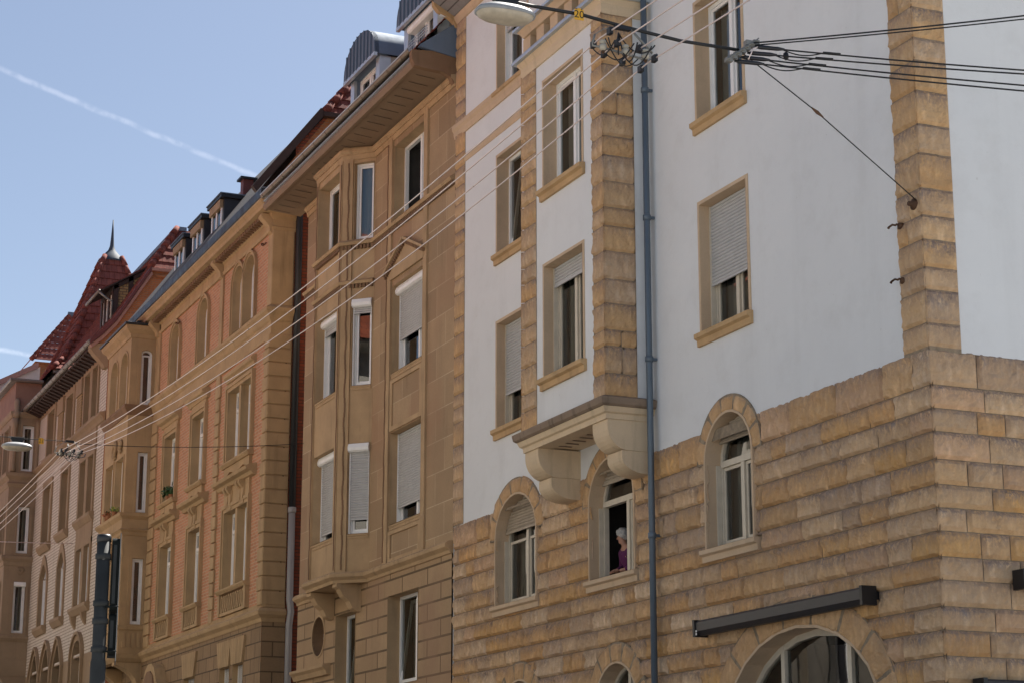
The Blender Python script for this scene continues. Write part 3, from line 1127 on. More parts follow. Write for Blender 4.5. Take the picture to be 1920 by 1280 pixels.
def in_arch(a, z):
    for i, o in enumerate(allarch):
        if o.inside(a, z, -0.015):
            return True
        zs = o.z1 - o.rise
        m, h = (o.s0 + o.s1) / 2, (o.s1 - o.s0) / 2
        if z > zs and ((a - m) / (h + ringw[i] * 0.86)) ** 2 + ((z - zs) / (o.rise + ringw[i] * 0.86)) ** 2 < 1:
            return True
    for o in arch:
        if o.s0 - 0.13 < a < o.s1 + 0.13 and o.z0 - 0.2 < z < o.z0:
            return True
    return False


w = MB()
bot = [(Y0 + 0.3, ZB - 0.04)]
for o in reversed(arch):                     # the plaster is scribed round the arch stones
    m_, h_, r_ = (o.s0 + o.s1) / 2, (o.s1 - o.s0) / 2 + 0.14, o.rise + 0.14
    t0 = math.asin(min(1, (ZB - 0.04 - (o.z1 - o.rise)) / r_))
    bot += [(m_ - h_ * math.cos(t), o.z1 - o.rise + r_ * math.sin(t)) for t in [t0 + (math.pi - 2 * t0) * k / 10 for k in range(11)]]
bot += [(Y1, ZB - 0.04), (Y1, 17.7), (Y0 + 0.3, 17.7)]
w.wall(ST, bot, [o.c() for o in rect], 0.0, 'plaster')
w.wall(SR, [(0.3, ZB - 0.04), (12, ZB - 0.04), (12, 17.7), (0.3, 17.7)], [], 0.0, 'plaster')
w.quad((26, Y0, 0), (26, Y1, 0), (26, Y1, 17.7), (26, Y0, 17.7), 'plaster')
w.quad((14, Y1, 0), (26, Y1, 0), (26, Y1, 17.7), (14, Y1, 17.7), 'plaster')
w.build('plaster_wall', B1)
w = MB()
w.wall(ST, [(Y0, 0), (Y1, 0), (Y1, ZB - 0.02), (Y0, ZB - 0.02)], [[p for p in o.c() if p[1] < ZB - 0.05] if o in arch else o.c() for o in allarch], -0.03, 'mortar')
w.wall(SR, [(0, 0), (12, 0), (12, ZB - 0.02), (0, ZB - 0.02)], [], -0.03, 'mortar')
stone = stone_blocks(w, ST, Y0 - 0.02, Y1, 2.35, ZB, rnd, amp=0.036, skip=in_arch, corner0=True, res=0.033)
stone_blocks(w, SR, -0.02, 2.4, 2.35, ZB, rnd, amp=0.03, courses=stone, corner0=True, res=0.045)
for i, o in enumerate(allarch):
    voussoirs(w, ST, o, ringw[i], rnd, d=0.028, n=7 if i < 5 else 9)
finish_vc(w)
w.build('rusticated_base', B1)
# corner pillar, left edge quoins
w = MB()
w.box(ST, Y0 + 0.0, Y0 + 0.525, -0.3, 0.003, ZB - 0.05, 17.6, 'mortar')
w.box(SR, 0.003, 0.465, -0.3, 0.003, ZB - 0.05, 17.6, 'mortar')
c_ = stone_blocks(w, ST, Y0 - 0.05, Y0 + 0.53, ZB, 17.6, rnd, amp=0.028, d=0.026, corner0=True, course=(0.28, 0.46), length=(0.3, 0.7), res=0.036, soot=1.0, palette=QP)
stone_blocks(w, SR, -0.05, 0.47, ZB, 17.6, rnd, amp=0.026, d=0.026, courses=c_, corner0=True, length=(0.3, 0.7), res=0.036, soot=1.0, palette=QP)
finish_vc(w)
w.build('corner_quoins', B1)
w = MB()
w.box(ST, Y1 - 0.495, Y1 - 0.006, -0.1, 0.004, ZB - 0.02, 17.6, 'mortar')
stone_blocks(w, ST, Y1 - 0.5, Y1 - 0.004, ZB, 17.6, rnd, amp=0.014, course=(0.26, 0.46), length=(0.6, 0.9), res=0.04, d=0.03, soot=1.0, palette=QP)
finish_vc(w)
w.build('edge_quoins', B1)

# windows in the plaster
for i, o in enumerate(rect):
    third = i % 3
    right = i < 3
    sh = {(True, 0): 0.62, (True, 1): 0.0, (True, 2): 0.3, (False, 0): 0.66, (False, 1): 0.0, (False, 2): 0.32}[(right, third)]
    fm = 'cream' if third == 0 else 'white'
    window(B1, ST, o, 0.225, fm, shutter=sh, curtain='left' if third == 0 else 'sides', sur=0.055, sill=(0.09, 0.10, 0.20),
           sill_mat='trim_ochre', tilt=1 if (not right and third == 1) else None)
for i, o in enumerate(arch):
    if i == 1:
        window(B1, ST, o, 0.21, 'cream', mull=(0.41,), transom=7.02, shutter=0.17, smat='shutter_old', curtain=None, sur=0.035, sur_d=0.04, sill=(0.12, 0.10, 0.19),
               sill_mat='trim', room_depth=2.6, room_floor=4.95, open_sash=1)
    else:
        window(B1, ST, o, 0.215, 'cream', transom=7.02 if i == 2 else None, shutter=0.17 if i == 2 else 0.30, smat='shutter_old', curtain='left', sur=0.035, sur_d=0.04,
               sill=(0.12, 0.10, 0.19), sill_mat='trim')
for i, o in enumerate(low):
    if i == 2:
        window(B1, ST, o, 0.26, 'cream', mull=(0.29, 0.72), curtain=None, sur=0.04, sur_d=0.04, reveal_mat='trim', bar=0.09, room_depth=3.5)
    else:
        window(B1, ST, o, 0.22, 'cream', curtain='sides', sur=0.035, sur_d=0.04)

# stringcourses
w = MB()
w.profile(ST, 29.9, Y1 + 0.02, [(-0.03, 15.16), (0.03, 15.16), (0.05, 15.24), (0.05, 15.28), (0.085, 15.34), (0.085, 15.41), (-0.03, 15.43)], 'trim')
w.profile(ST, 29.9, Y1 - 0.5, [(-0.03, 14.55), (0.012, 14.55), (0.03, 14.60), (0.03, 14.69), (-0.03, 14.72)], 'trim')
w.build('stringcourse', B1)

# bay
BL, BR, BD = 30.05, 26.98, 0.77
bay_path = [(D + 0.02, BR), (D - BD, BR), (D - BD, BL), (D + 0.02, BL)]
BF = Fr((D - BD, 0, 0), (0, 1, 0), (-1, 0, 0))
bw = [Op(27.76, 29.24, 9.05, 10.92), Op(27.76, 29.24, 12.25, 14.13)]
bay = MB()
bay.wall(BF, [(BR, 8.1), (BL, 8.1), (BL, 14.75), (BR, 14.75)], [o.c() for o in bw], 0.0, 'plaster')
bay.quad((D, BR, 8.1), (D - BD, BR, 8.1), (D - BD, BR, 14.75), (D, BR, 14.75), 'plaster')
bay.quad((D, BL, 8.1), (D - BD, BL, 8.1), (D - BD, BL, 14.75), (D, BL, 14.75), 'plaster')
bay.quad((D, BR, 14.75), (D, BL, 14.75), (D - BD, BL, 14.75), (D - BD, BR, 14.75), 'zinc')
bayo = bay.build('bay_wall', B1)
w = MB()
w.box(BF, BR + 0.003, BR + 0.415, -0.1, 0.004, 8.28, 14.52, 'mortar')
SB = Fr((D - BD, BR, 0), (1, 0, 0), (0, -1, 0))
c_ = stone_blocks(w, BF, BR - 0.05, BR + 0.42, 8.28, 14.52, rnd, amp=0.028, d=0.026, corner0=True, course=(0.24, 0.46), length=(0.5, 0.9), res=0.036, soot=1.0, palette=QP)
stone_blocks(w, SB, -0.05, 0.53, 8.28, 14.52, rnd, amp=0.024, d=0.026, courses=c_, corner0=True, length=(0.28, 0.8), res=0.036, soot=1.0, palette=QP)
w.box(SB, 0.0, 0.525, -0.1, 0.004, 8.28, 14.52, 'mortar')
finish_vc(w)
w.build('bay_quoins', bayo)
w = MB()
w.box(BF, BL - 0.495, BL - 0.003, -0.1, 0.004, 8.28, 14.52, 'mortar')
SL = Fr((D - BD, BL, 0), (1, 0, 0), (0, 1, 0))
c2 = stone_blocks(w, BF, BL - 0.50, BL + 0.05, 8.28, 14.52, rnd, amp=0.034, corner1=True, course=(0.24, 0.46), length=(0.5, 0.9), res=0.036, d=0.03, soot=0.8, palette=QP)
stone_blocks(w, SL, -0.05, 0.5, 8.28, 14.52, rnd, amp=0.03, courses=c2, corner0=True, length=(0.3, 0.7), res=0.05, soot=0.4, d=0.03)
finish_vc(w)
w.build('bay_quoins', bayo)
for i, o in enumerate(bw):
    window(B1, BF, o, 0.23, 'cream' if i == 0 else 'white', shutter=0.17 if i == 0 else 0.0, curtain='left' if i == 0 else 'sides', sur=0.05, sill=(0.1, 0.11, 0.2),
           sill_mat='trim_ochre', room_depth=0.95)
w = MB()                                     # moulded floor of the bay
w.sweep(bay_path, [(-0.25, 7.96), (0.02, 7.96), (0.03, 8.04), (0.07, 8.06), (0.10, 8.13), (0.10, 8.14), (-0.25, 8.14)], 'trim_pale')
w.sweep(bay_path, [(-0.25, 8.142), (0.115, 8.142), (0.15, 8.17), (0.165, 8.24), (0.165, 8.27), (0.06, 8.31), (-0.25, 8.31)], 'dirt_stone')
w.quad((D, BR + 0.1, 7.985), (D - BD + 0.1, BR + 0.1, 7.985), (D - BD + 0.1, BL - 0.1, 7.985), (D, BL - 0.1, 7.985), 'trim_pale')
w.quad((D, BR + 0.1, 8.12), (D - BD + 0.1, BR + 0.1, 8.12), (D - BD + 0.1, BL - 0.1, 8.12), (D, BL - 0.1, 8.12), 'trim_pale')
for k in range(7):
    ss = 27.75 + k * 0.26
    w.box(Fr((D - 0.42, 0, 0), (0, 1, 0), (-1, 0, 0)), ss, ss + 0.035, -0.16, 0.16, 7.968, 7.98, 'dirt_stone')
w.build('bay_floor_moulding', bayo)


def corbel(s0, s1):
    q = MB()

    def quarter(dt, z1, z0, db):
        prof = [(-0.02, z1), (dt, z1), (dt, z1 - 0.10)]
        for k in range(9):
            t = math.pi / 2 * k / 8
            prof.append((db + (dt - db) * math.cos(t), z1 - 0.10 - (z1 - 0.10 - z0) * math.sin(t)))
        prof.append((-0.02, z0))
        return prof
    q.profile(ST, s0, s1, quarter(0.76, 7.962, 7.50, 0.42), 'trim_pale')
    q.profile(ST, s0 + 0.012, s1 - 0.012, quarter(0.52, 7.498, 7.16, 0.12), 'trim_pale')
    q.build('corbel', bayo)


corbel(26.98, 27.50)
corbel(29.54, 30.06)
w = MB()                                     # parapet over the bay
w.sweep(bay_path, [(-0.2, 14.50), (0.03, 14.50), (0.05, 14.58), (0.05, 14.66), (0.10, 14.74), (0.10, 14.77), (-0.2, 14.77)], 'trim_pale')
w.sweep(bay_path, [(-0.3, 14.775), (0.17, 14.755), (0.17, 14.80), (0.13, 14.86), (-0.3, 14.90)], 'zinc_pale')
for k in range(6):
    ss = BR + 0.06 + k * 0.56
    w.box(BF, ss, ss + 0.30, -0.32, -0.02, 14.84, 15.24, 'trim')
w.sweep(bay_path, [(-0.3, 15.242), (0.02, 15.242), (0.05, 15.30), (0.10, 15.36), (-0.3, 15.36)], 'trim')
w.sweep(bay_path, [(-0.32, 15.362), (0.16, 15.362), (0.16, 15.41), (0.1, 15.46), (-0.32, 15.48)], 'zinc_pale')
w.box(BF, BR + 0.02, BL - 0.02, -0.6, -0.5, 14.84, 15.24, 'dirt_stone')
w.build('bay_parapet', bayo)
w = MB()
w.box(SB, 0.06, 0.95, 0.0, 0.035, 14.86, 15.05, 'zinc')
w.build('flashing', bayo)

# eaves, rainwater pipe, awning boxes, wall irons
w = MB()
w.profile(ST, Y0 - 0.3, Y1 - 0.02, [(-0.1, 17.56), (0.03, 17.56), (0.08, 17.64), (0.10, 17.70), (-0.1, 17.70)], 'trim')
w.profile(ST, Y0 - 0.3, Y1 - 0.06, [(-0.1, 17.705), (0.06, 17.705), (0.66, 18.02), (0.66, 18.12), (-0.1, 18.12)], 'soffit_grey')
w.profile(ST, Y1 - 0.07, Y1 + 0.06, [(-0.1, 17.50), (0.04, 17.50), (0.10, 17.62), (0.22, 17.70), (0.42, 17.78), (0.52, 17.90), (0.52, 18.06), (-0.1, 18.2)], 'trim_ochre')
w.profile(ST, Y0 - 0.3, Y1 + 0.02, [(0.64, 18.10), (0.80, 18.06), (0.84, 18.12), (0.84, 18.2), (0.6, 18.2)], 'zinc')
w.build('eaves', B1)
w = MB()
w.quad((13.2, Y0 - 0.2, 18.16), (13.2, Y1 + 0.05, 18.16), (18, Y1 + 0.05, 23.5), (18, Y0 - 0.2, 23.5), 'slate')
w.quad((18, Y0 - 0.2, 23.5), (18, Y1 + 0.05, 23.5), (26.5, Y1 + 0.05, 18.1), (26.5, Y0 - 0.2, 18.1), 'slate')
w.poly([(13.4, Y0, 18.0), (26, Y0, 18.0), (18, Y0, 23.3)], 'plaster')
w.poly([(13.6, Y1 - 0.01, 17.7), (26, Y1 - 0.01, 17.7), (18, Y1 - 0.01, 23.3)], 'plaster')
w.build('roof', B1)
pipe(B1, ST, 26.80, 0.13, 0.2, 17.9, 0.05, 'pipe_blue', (3.9, 6.2, 8.9, 11.15, 13.25, 15.6))


def awning(root, fr, s0, s1, z):
    q = MB()
    prof = [(0.05, z - 0.20), (0.16, z - 0.21), (0.235, z - 0.15), (0.235, z - 0.03), (0.20, z + 0.0), (0.05, z + 0.0)]
    q.profile(fr, s0 + 0.0, s1 - 0.0, prof, 'charcoal')
    for a, b in ((s0 - 0.06, s0 - 0.003), (s1 + 0.003, s1 + 0.06)):
        q.profile(fr, a, b, [(0.04, z - 0.225), (0.25, z - 0.225), (0.255, z + 0.012), (0.04, z + 0.012)], 'black')
    q.box(fr, s0 - 0.02, s0 + 0.2, -0.02, 0.06, z - 0.15, z - 0.05, 'black')
    q.box(fr, s1 - 0.2, s1 + 0.02, -0.02, 0.06, z - 0.15, z - 0.05, 'black')
    o = q.build('awning_box', root)
    q = MB()
    q.box(fr, s1 - 0.035, s1 - 0.005, 0.235, 0.2395, z - 0.165, z - 0.135, 'white')
    q.box(fr, s1 - 0.035, s1 - 0.005, 0.235, 0.2395, z - 0.205, z - 0.175, 'white')
    q.build('sticker', o)


awning(B1, ST, 21.1, 25.32, 4.78)
awning(B1, SR, 1.05, 4.2, 4.86)
awning(B1, SR, 0.4, 3.9, 3.57)
for z in (9.14, 8.44):                        # two hooked irons
    q = MB()
    c = ST.p(20.18, 0.02, z)
    q.lathe(c, [(0.045, -0.02), (0.045, 0.03), (0.02, 0.045)], 'rust', 10, axis=ST.n)
    pts = [ST.p(20.18, 0.05 + 0.09 * (k / 5), z + 0.02 * math.sin(k)) for k in range(4)] + [ST.p(20.18 + 0.07 * math.sin(t) * 1.0, 0.12 + 0.035 * (1 - math.cos(t)), z + 0.02 - 0.03 * (1 - math.cos(t))) for t in (0.5, 1.2, 2.0, 2.8)]
    q.tube(pts, 0.014, 'rust', 7)
    q.build('wall_hook', B1)
q = MB()
q.lathe(ST.p(19.86, 0.03, 9.33), [(0.075, -0.03), (0.075, 0.02), (0.03, 0.05), (0.03, 0.09)], 'rust', 12, axis=ST.n)
q.build('wall_iron', B1)

# ================================================================== brown sandstone house
S0, S1 = 35.155, 44.65
B2 = thing('sandstone_house', 'brown sandstone house with canted bay, white shutter boxes and zinc dormers', 'house', (14, 40, 0))
e = 0.55
P2 = [(D, 35.155), (D, 39.85), (D - e, 40.40), (D - e, 42.20), (D, 42.75), (D, S1)]
BF2 = Fr((D - e, 0, 0), (0, 1, 0), (-1, 0, 0))
CF2 = Fr((D, 39.85, 0), (-1, 1, 0), (-1, -1, 0))
CL2 = Fr((D - e, 42.20, 0), (1, 1, 0), (-1, 1, 0))
cl = e * math.sqrt(2)
colw = [Op(36.86, 38.64, 14.50, 16.15), Op(36.86, 38.64, 11.19, 13.06), Op(36.86, 38.64, 8.03, 9.94), Op(36.88, 38.60, 4.79, 6.58)]
small = Op(40.58, 41.88, 4.4, 6.52)
w = MB()
w.wall(ST, [(S0, 7.1), (39.85, 7.1), (39.85, 16.75), (S0, 16.75)], [o.c() for o in colw[:3]], 0.0, 'ashlar')
w.wall(ST, [(42.75, 7.1), (S1, 7.1), (S1, 16.75), (42.75, 16.75)], [], 0.0, 'ashlar')
fw = [Op(40.60, 42.08, 14.5, 16.14), Op(40.60, 42.02, 11.18, 13.06), Op(40.60, 42.02, 8.03, 9.96)]
cw = [Op(0.03, 0.50, 14.46, 16.22), Op(0.03, 0.50, 11.23, 13.13), Op(0.03, 0.52, 8.05, 9.98)]
w.wall(BF2, [(40.4, 7.05), (42.2, 7.05), (42.2, 16.75), (40.4, 16.75)], [o.c() for o in fw], 0.0, 'bstone')
w.wall(CF2, [(0, 7.05), (cl, 7.05), (cl, 16.75), (0, 16.75)], [o.c() for o in cw], 0.0, 'bstone')
w.wall(CL2, [(0, 7.05), (cl, 7.05), (cl, 16.75), (0, 16.75)], [], 0.0, 'bstone')
w.quad((D, S1, 0), (D + 11, S1, 0), (D + 11, S1, 21.5), (D, S1, 17), 'ashlar')
w.quad((D + 11, S0, 0), (D + 11, S1, 0), (D + 11, S1, 21), (D + 11, S0, 21), 'ashlar')
w.build('ashlar_wall', B2)
w = MB()
rw = Op(42.66, 43.52, 5.76, 6.62, 0.43)
circ = [(43.09 + 0.43 * math.cos(t), 6.19 + 0.43 * math.sin(t)) for t in [2 * math.pi * k / 28 for k in range(28)]]
w.wall(ST, [(S0, 0), (S1, 0), (S1, 7.1), (S0, 7.1)], [colw[3].c(), small.c(), circ], 0.02, 'rustic')
w.quad((D, S1 - 0.01, 0), (D + 4, S1 - 0.01, 0), (D + 4, S1 - 0.01, 7.1), (D - 0.02, S1 - 0.01, 7.1), 'rustic')
w.build('grooved_base', B2)
# window column on the flat wall
for i, o in enumerate(colw[:3]):
    window(B2, ST, o, 0.22, 'white', mull=(0.42,), shutter=(0.0, 0.60, 0.80)[i], box=(i == 1), curtain=('right', 'right', None)[i], sur=0.0, reveal_mat='bstone',
           sill=(0.0, 0.03, 0.11), sill_mat='bstone', open_sash=1 if i == 0 else None)
window(B2, ST, colw[3], 0.25, 'white', mull=(0.4,), curtain='sides', sur=0.0, reveal_mat='bstone', tilt=1, d0=0.02)
window(B2, ST, small, 0.25, 'white', mull=(), curtain='full', sur=0.0, reveal_mat='bstone', tilt=0, d0=0.02)
for i, o in enumerate(fw):
    window(B2, BF2, o, 0.24, 'white', mull=(0.5,), shutter=(0.0, 0.18, 0.88)[i], box=(i > 0), curtain=('sides', 'sides', None)[i], sur=0.0, reveal_mat='bstone',
           sill=(0.0, 0.035, 0.12), sill_mat='bstone', room_depth=0.7)
for i, o in enumerate(cw):
    window(B2, CF2, o, 0.10, 'white', mull=(), shutter=(0.0, 0.15, 0.83)[i], box=(i > 0), curtain=('full', None, None)[i], sur=0.0, reveal_mat='bstone',
           sill=(0.0, 0.035, 0.10), sill_mat='bstone', room_depth=0.35, bar=0.055)
# round window
w = MB()
co = [(43.09 + 0.43 * math.cos(t), 6.19 + 0.43 * math.sin(t)) for t in [2 * math.pi * k / 28 for k in range(28)]]
ci = [(43.09 + 0.37 * math.cos(t), 6.19 + 0.37 * math.sin(t)) for t in [2 * math.pi * k / 28 for k in range(28)]]
w.ring(ST, ci, co, -0.30, -0.24, 'white')
w.box(ST, 43.07, 43.11, -0.29, -0.25, 5.82, 6.56, 'white')
w.box(ST, 42.72, 43.46, -0.285, -0.252, 6.17, 6.21, 'white')
ro = w.build('round_window', B2)
w = MB()
w.pane(ST, ci, -0.275)
w.build('pane', ro)
w = MB()
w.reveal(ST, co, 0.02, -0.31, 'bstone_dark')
w.ring(ST, co, [(43.09 + (a - 43.09) * 1.1, 6.19 + (z - 6.19) * 1.1) for a, z in co], 0.0, 0.035, 'bstone')
w.build('surround', ro)
w = MB()
w.box(ST, 42.5, 43.7, -1.2, -0.32, 5.6, 6.8, 'room')
w.build('room', ro)
# dressed strips, panels and mouldings
for s0, s1 in ((36.60, 36.80), (38.70, 38.93)):
    w = MB()
    w.box(ST, s0, s1, -0.01, 0.045, 7.22, 16.40, 'bstone')
    if s0 > 38:
        for k in range(80):                    # wavy roll down the strip edge
            z = 7.3 + k * 0.112
            if z > 16.2:
                break
            off = 0.012 * math.sin(k * 1.1)
            w.box(ST, 38.90 + off, 38.935 + off, 0.0, 0.06, z, z + 0.112, 'bstone_dark')
    w.build('pilaster_strip', B2)
for za, zb in ((9.97, 11.05), (7.24, 7.9)):
    w = MB()
    w.ring(ST, Op(36.95, 38.55, za + 0.10, zb - 0.08).c(), Op(36.82, 38.68, za, zb).c(), -0.01, 0.03, 'bstone')
    w.build('panel', B2)
for fr_, a, b in ((BF2, 40.40, 40.585), (BF2, 42.085, 42.20), (CF2, 0.53, 0.775)):
    w = MB()
    w.box(fr_, a + 0.004, b - 0.004, -0.01, 0.035, 7.22, 16.35, 'bstone')
    for k in range(90):
        z = 7.3 + k * 0.105
        if z > 16.2:
            break
        off = 0.011 * math.sin(k * 0.9 + a)
        x = b - 0.05 if fr_ is CF2 else a + 0.03
        x = 0.62 if fr_ is CF2 else x
        w.box(fr_, x + off, x + 0.03 + off, 0.0, 0.05, z, z + 0.105, 'bstone_dark')
    w.build('bay_corner_strip', B2)
w = MB()
w.sweep(P2, [(-0.05, 7.02), (0.05, 7.02), (0.07, 7.08), (0.15, 7.14), (0.16, 7.20), (0.10, 7.25), (-0.05, 7.26)], 'bstone')
w.build('belt_course', B2)
w = MB()
w.sweep(P2, [(-0.05, 14.34), (0.09, 14.34), (0.12, 14.40), (0.03, 14.47), (-0.05, 14.47)], 'bstone')
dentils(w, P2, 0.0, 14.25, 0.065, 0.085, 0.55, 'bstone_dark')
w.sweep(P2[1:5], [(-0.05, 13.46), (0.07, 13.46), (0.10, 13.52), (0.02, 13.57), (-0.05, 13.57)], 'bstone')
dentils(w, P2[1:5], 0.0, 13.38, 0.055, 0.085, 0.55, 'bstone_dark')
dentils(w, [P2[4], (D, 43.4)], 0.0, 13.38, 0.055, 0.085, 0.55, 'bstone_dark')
w.build('dentil_course', B2)
w = MB()                                       # gable over the middle window
ap, gl, gr_ = (37.80, 13.86), (38.98, 13.34), (36.64, 13.36)
w.prism(ST, [(gr_[0] + 0.12, 13.2), (gl[0] - 0.12, 13.2), (gl[0] - 0.12, 13.36), ap, (gr_[0] + 0.12, 13.38)], -0.01, 0.05, 'bstone')
for p, q in ((ap, gl), (gr_, ap)):
    u = V((q[0] - p[0], q[1] - p[1]))
    L = u.length
    u = u / L
    nn = V((-u.y, u.x)) if u.x * 1 > 0 else V((u.y, -u.x))
    nn = nn if nn.y > 0 else -nn
    w.prism(ST, [(p[0], p[1]), (q[0], q[1]), (q[0] + nn.x * 0.055, q[1] + nn.y * 0.055), (p[0] + nn.x * 0.055, p[1] + nn.y * 0.055)], -0.01, 0.14, 'bstone')
    n = int(L / 0.085)
    for k in range(n):
        c = (p[0] + u.x * L * (k + 0.5) / n, p[1] + u.y * L * (k + 0.5) / n)
        hx, hz = u.x * 0.024, u.y * 0.024
        w.prism(ST, [(c[0] - hx - nn.x * 0.08, c[1] - hz - nn.y * 0.08), (c[0] + hx - nn.x * 0.08, c[1] + hz - nn.y * 0.08), (c[0] + hx, c[1] + hz), (c[0] - hx, c[1] - hz)], 0.0, 0.105, 'bstone_dark')
w.build('window_gable', B2)
w = MB()                                       # underside of the bay
w.poly([(D, 39.85, 7.03), (D - e, 40.40, 7.03), (D - e, 42.20, 7.03), (D, 42.75, 7.03)], 'bstone')
w.build('bay_underside', B2)
for s0, s1 in ((40.28, 40.56), (42.02, 42.32)):
    q = MB()
    prof = [(0.0, 7.018), (0.56, 7.018), (0.56, 6.95), (0.48, 6.90), (0.40, 6.76), (0.27, 6.66), (0.20, 6.52), (0.08, 6.46), (0.0, 6.46)]
    q.profile(ST, s0, s1, prof, 'bstone')
    q.build('bay_bracket', B2)
q = MB()                                       # door head at the lower left
q.profile(ST, 42.2, 44.6, [(0.0, 5.30), (0.10, 5.30), (0.14, 5.40), (0.20, 5.46), (0.20, 5.52), (0.0, 5.55)], 'bstone')
q.build('door_hood', B2)
# eaves
w = MB()
E0, E1 = 35.20, 45.45
w.quad(ST.p(E0, 0.86, 16.64), ST.p(E1, 0.86, 16.64), ST.p(E1, -0.05, 16.56), ST.p(E0, -0.05, 16.56), 'soffit')
for k in range(24):
    s = E0 + 0.45 + k * 0.42
    w.quad(ST.p(s, 0.66, 16.616), ST.p(s + 0.025, 0.66, 16.616), ST.p(s + 0.025, 0.25, 16.580), ST.p(s, 0.25, 16.580), 'timber_dark')
w.profile(ST, E0, E1, [(0.80, 16.60), (0.87, 16.60), (0.91, 16.70), (0.87, 16.80), (0.80, 16.80)], 'soffit')
w.profile(ST, E0 - 0.04, E0 + 0.10, [(-0.02, 16.30), (0.06, 16.36), (0.12, 16.48), (0.30, 16.56), (0.60, 16.57), (0.88, 16.60), (0.94, 16.74), (0.94, 16.92), (-0.02, 17.0)], 'bstone_dark')
w.build('eaves', B2)
w = MB()
w.sweep(P2, [(-0.05, 16.30), (0.03, 16.30), (0.05, 16.40), (0.11, 16.46), (0.11, 16.52), (-0.05, 16.56)], 'bstone')
dentils(w, P2, 0.0, 16.40, 0.075, 0.16, 0.7, 'bstone')
w.build('frieze', B2)
w = MB()
prof = [(0.90 + 0.085 * math.cos(t), 16.98 + 0.085 * math.sin(t)) for t in [math.pi + math.pi * k / 10 for k in range(11)]]
inn = [(0.90 + 0.075 * math.cos(t), 16.98 + 0.075 * math.sin(t)) for t in [math.pi + math.pi * k / 10 for k in range(11)]][::-1]
w.profile(ST, E0 + 0.1, E1, prof + [(0.985, 16.985)] + inn, 'gutter', smooth=False)
for k in range(13):
    s = E0 + 0.5 + k * 0.8
    p2 = [(0.90 + 0.092 * math.cos(t), 16.98 + 0.092 * math.sin(t)) for t in [math.pi + math.pi * k2 / 10 for k2 in range(11)]]
    w.profile(ST, s, s + 0.02, p2, 'gutter')
w.tube([ST.p(E0 + 0.1, 0.985, 16.985), ST.p(E1, 0.985, 16.985)], 0.014, 'zinc_pale', 6)
w.profile(ST, E0 + 0.1, E1, [(0.82, 16.805), (0.90, 16.83), (0.90, 16.845), (0.82, 16.83)], 'zinc_pale')
w.build('gutter', B2)
rf = MB()
ru = 1.19
rf.tiles(ST.p(E1, 0.80, 17.0), ST.p(E0 + 0.1, 0.80, 17.0), ST.p(E0 + 0.1, -3.0, 17.0 + 3.8 * ru), ST.p(E1, -3.0, 17.0 + 3.8 * ru), 'tile_red')
rf.quad(ST.p(E1, -3.0, 21.5), ST.p(E0, -3.0, 21.5), ST.p(E0, -11, 21.3), ST.p(E1, -11, 21.3), 'slate')
rf.poly([ST.p(E1 - 0.8, 0, 16.5), ST.p(E1 - 0.8, -11, 16.5), ST.p(E1 - 0.8, -11, 21.3), ST.p(E1 - 0.8, -3, 21.5), ST.p(E1 - 0.8, 0.6, 17.1)], 'ashlar')
rf.quad(ST.p(E0, 0.8, 16.7), ST.p(E1, 0.8, 16.7), ST.p(E1, -0.1, 16.7), ST.p(E0, -0.1, 16.7), 'timber_dark')
roof2 = rf.build('roof', B2)
w = MB()                                       # sheet metal verge against the corner house
vf = side(35.13)
w.prism(vf, [(-0.80, 17.0), (0.02, 16.88), (0.02, 18.06), (-0.02, 18.02), (-0.02, 17.62), (-0.76, 17.06)], -0.10, 0.0, 'zinc', back=True)
w.box(vf, -0.03, 0.0, -0.06, 0.02, 16.9, 18.4, 'zinc')
w.build('verge_flashing', roof2)


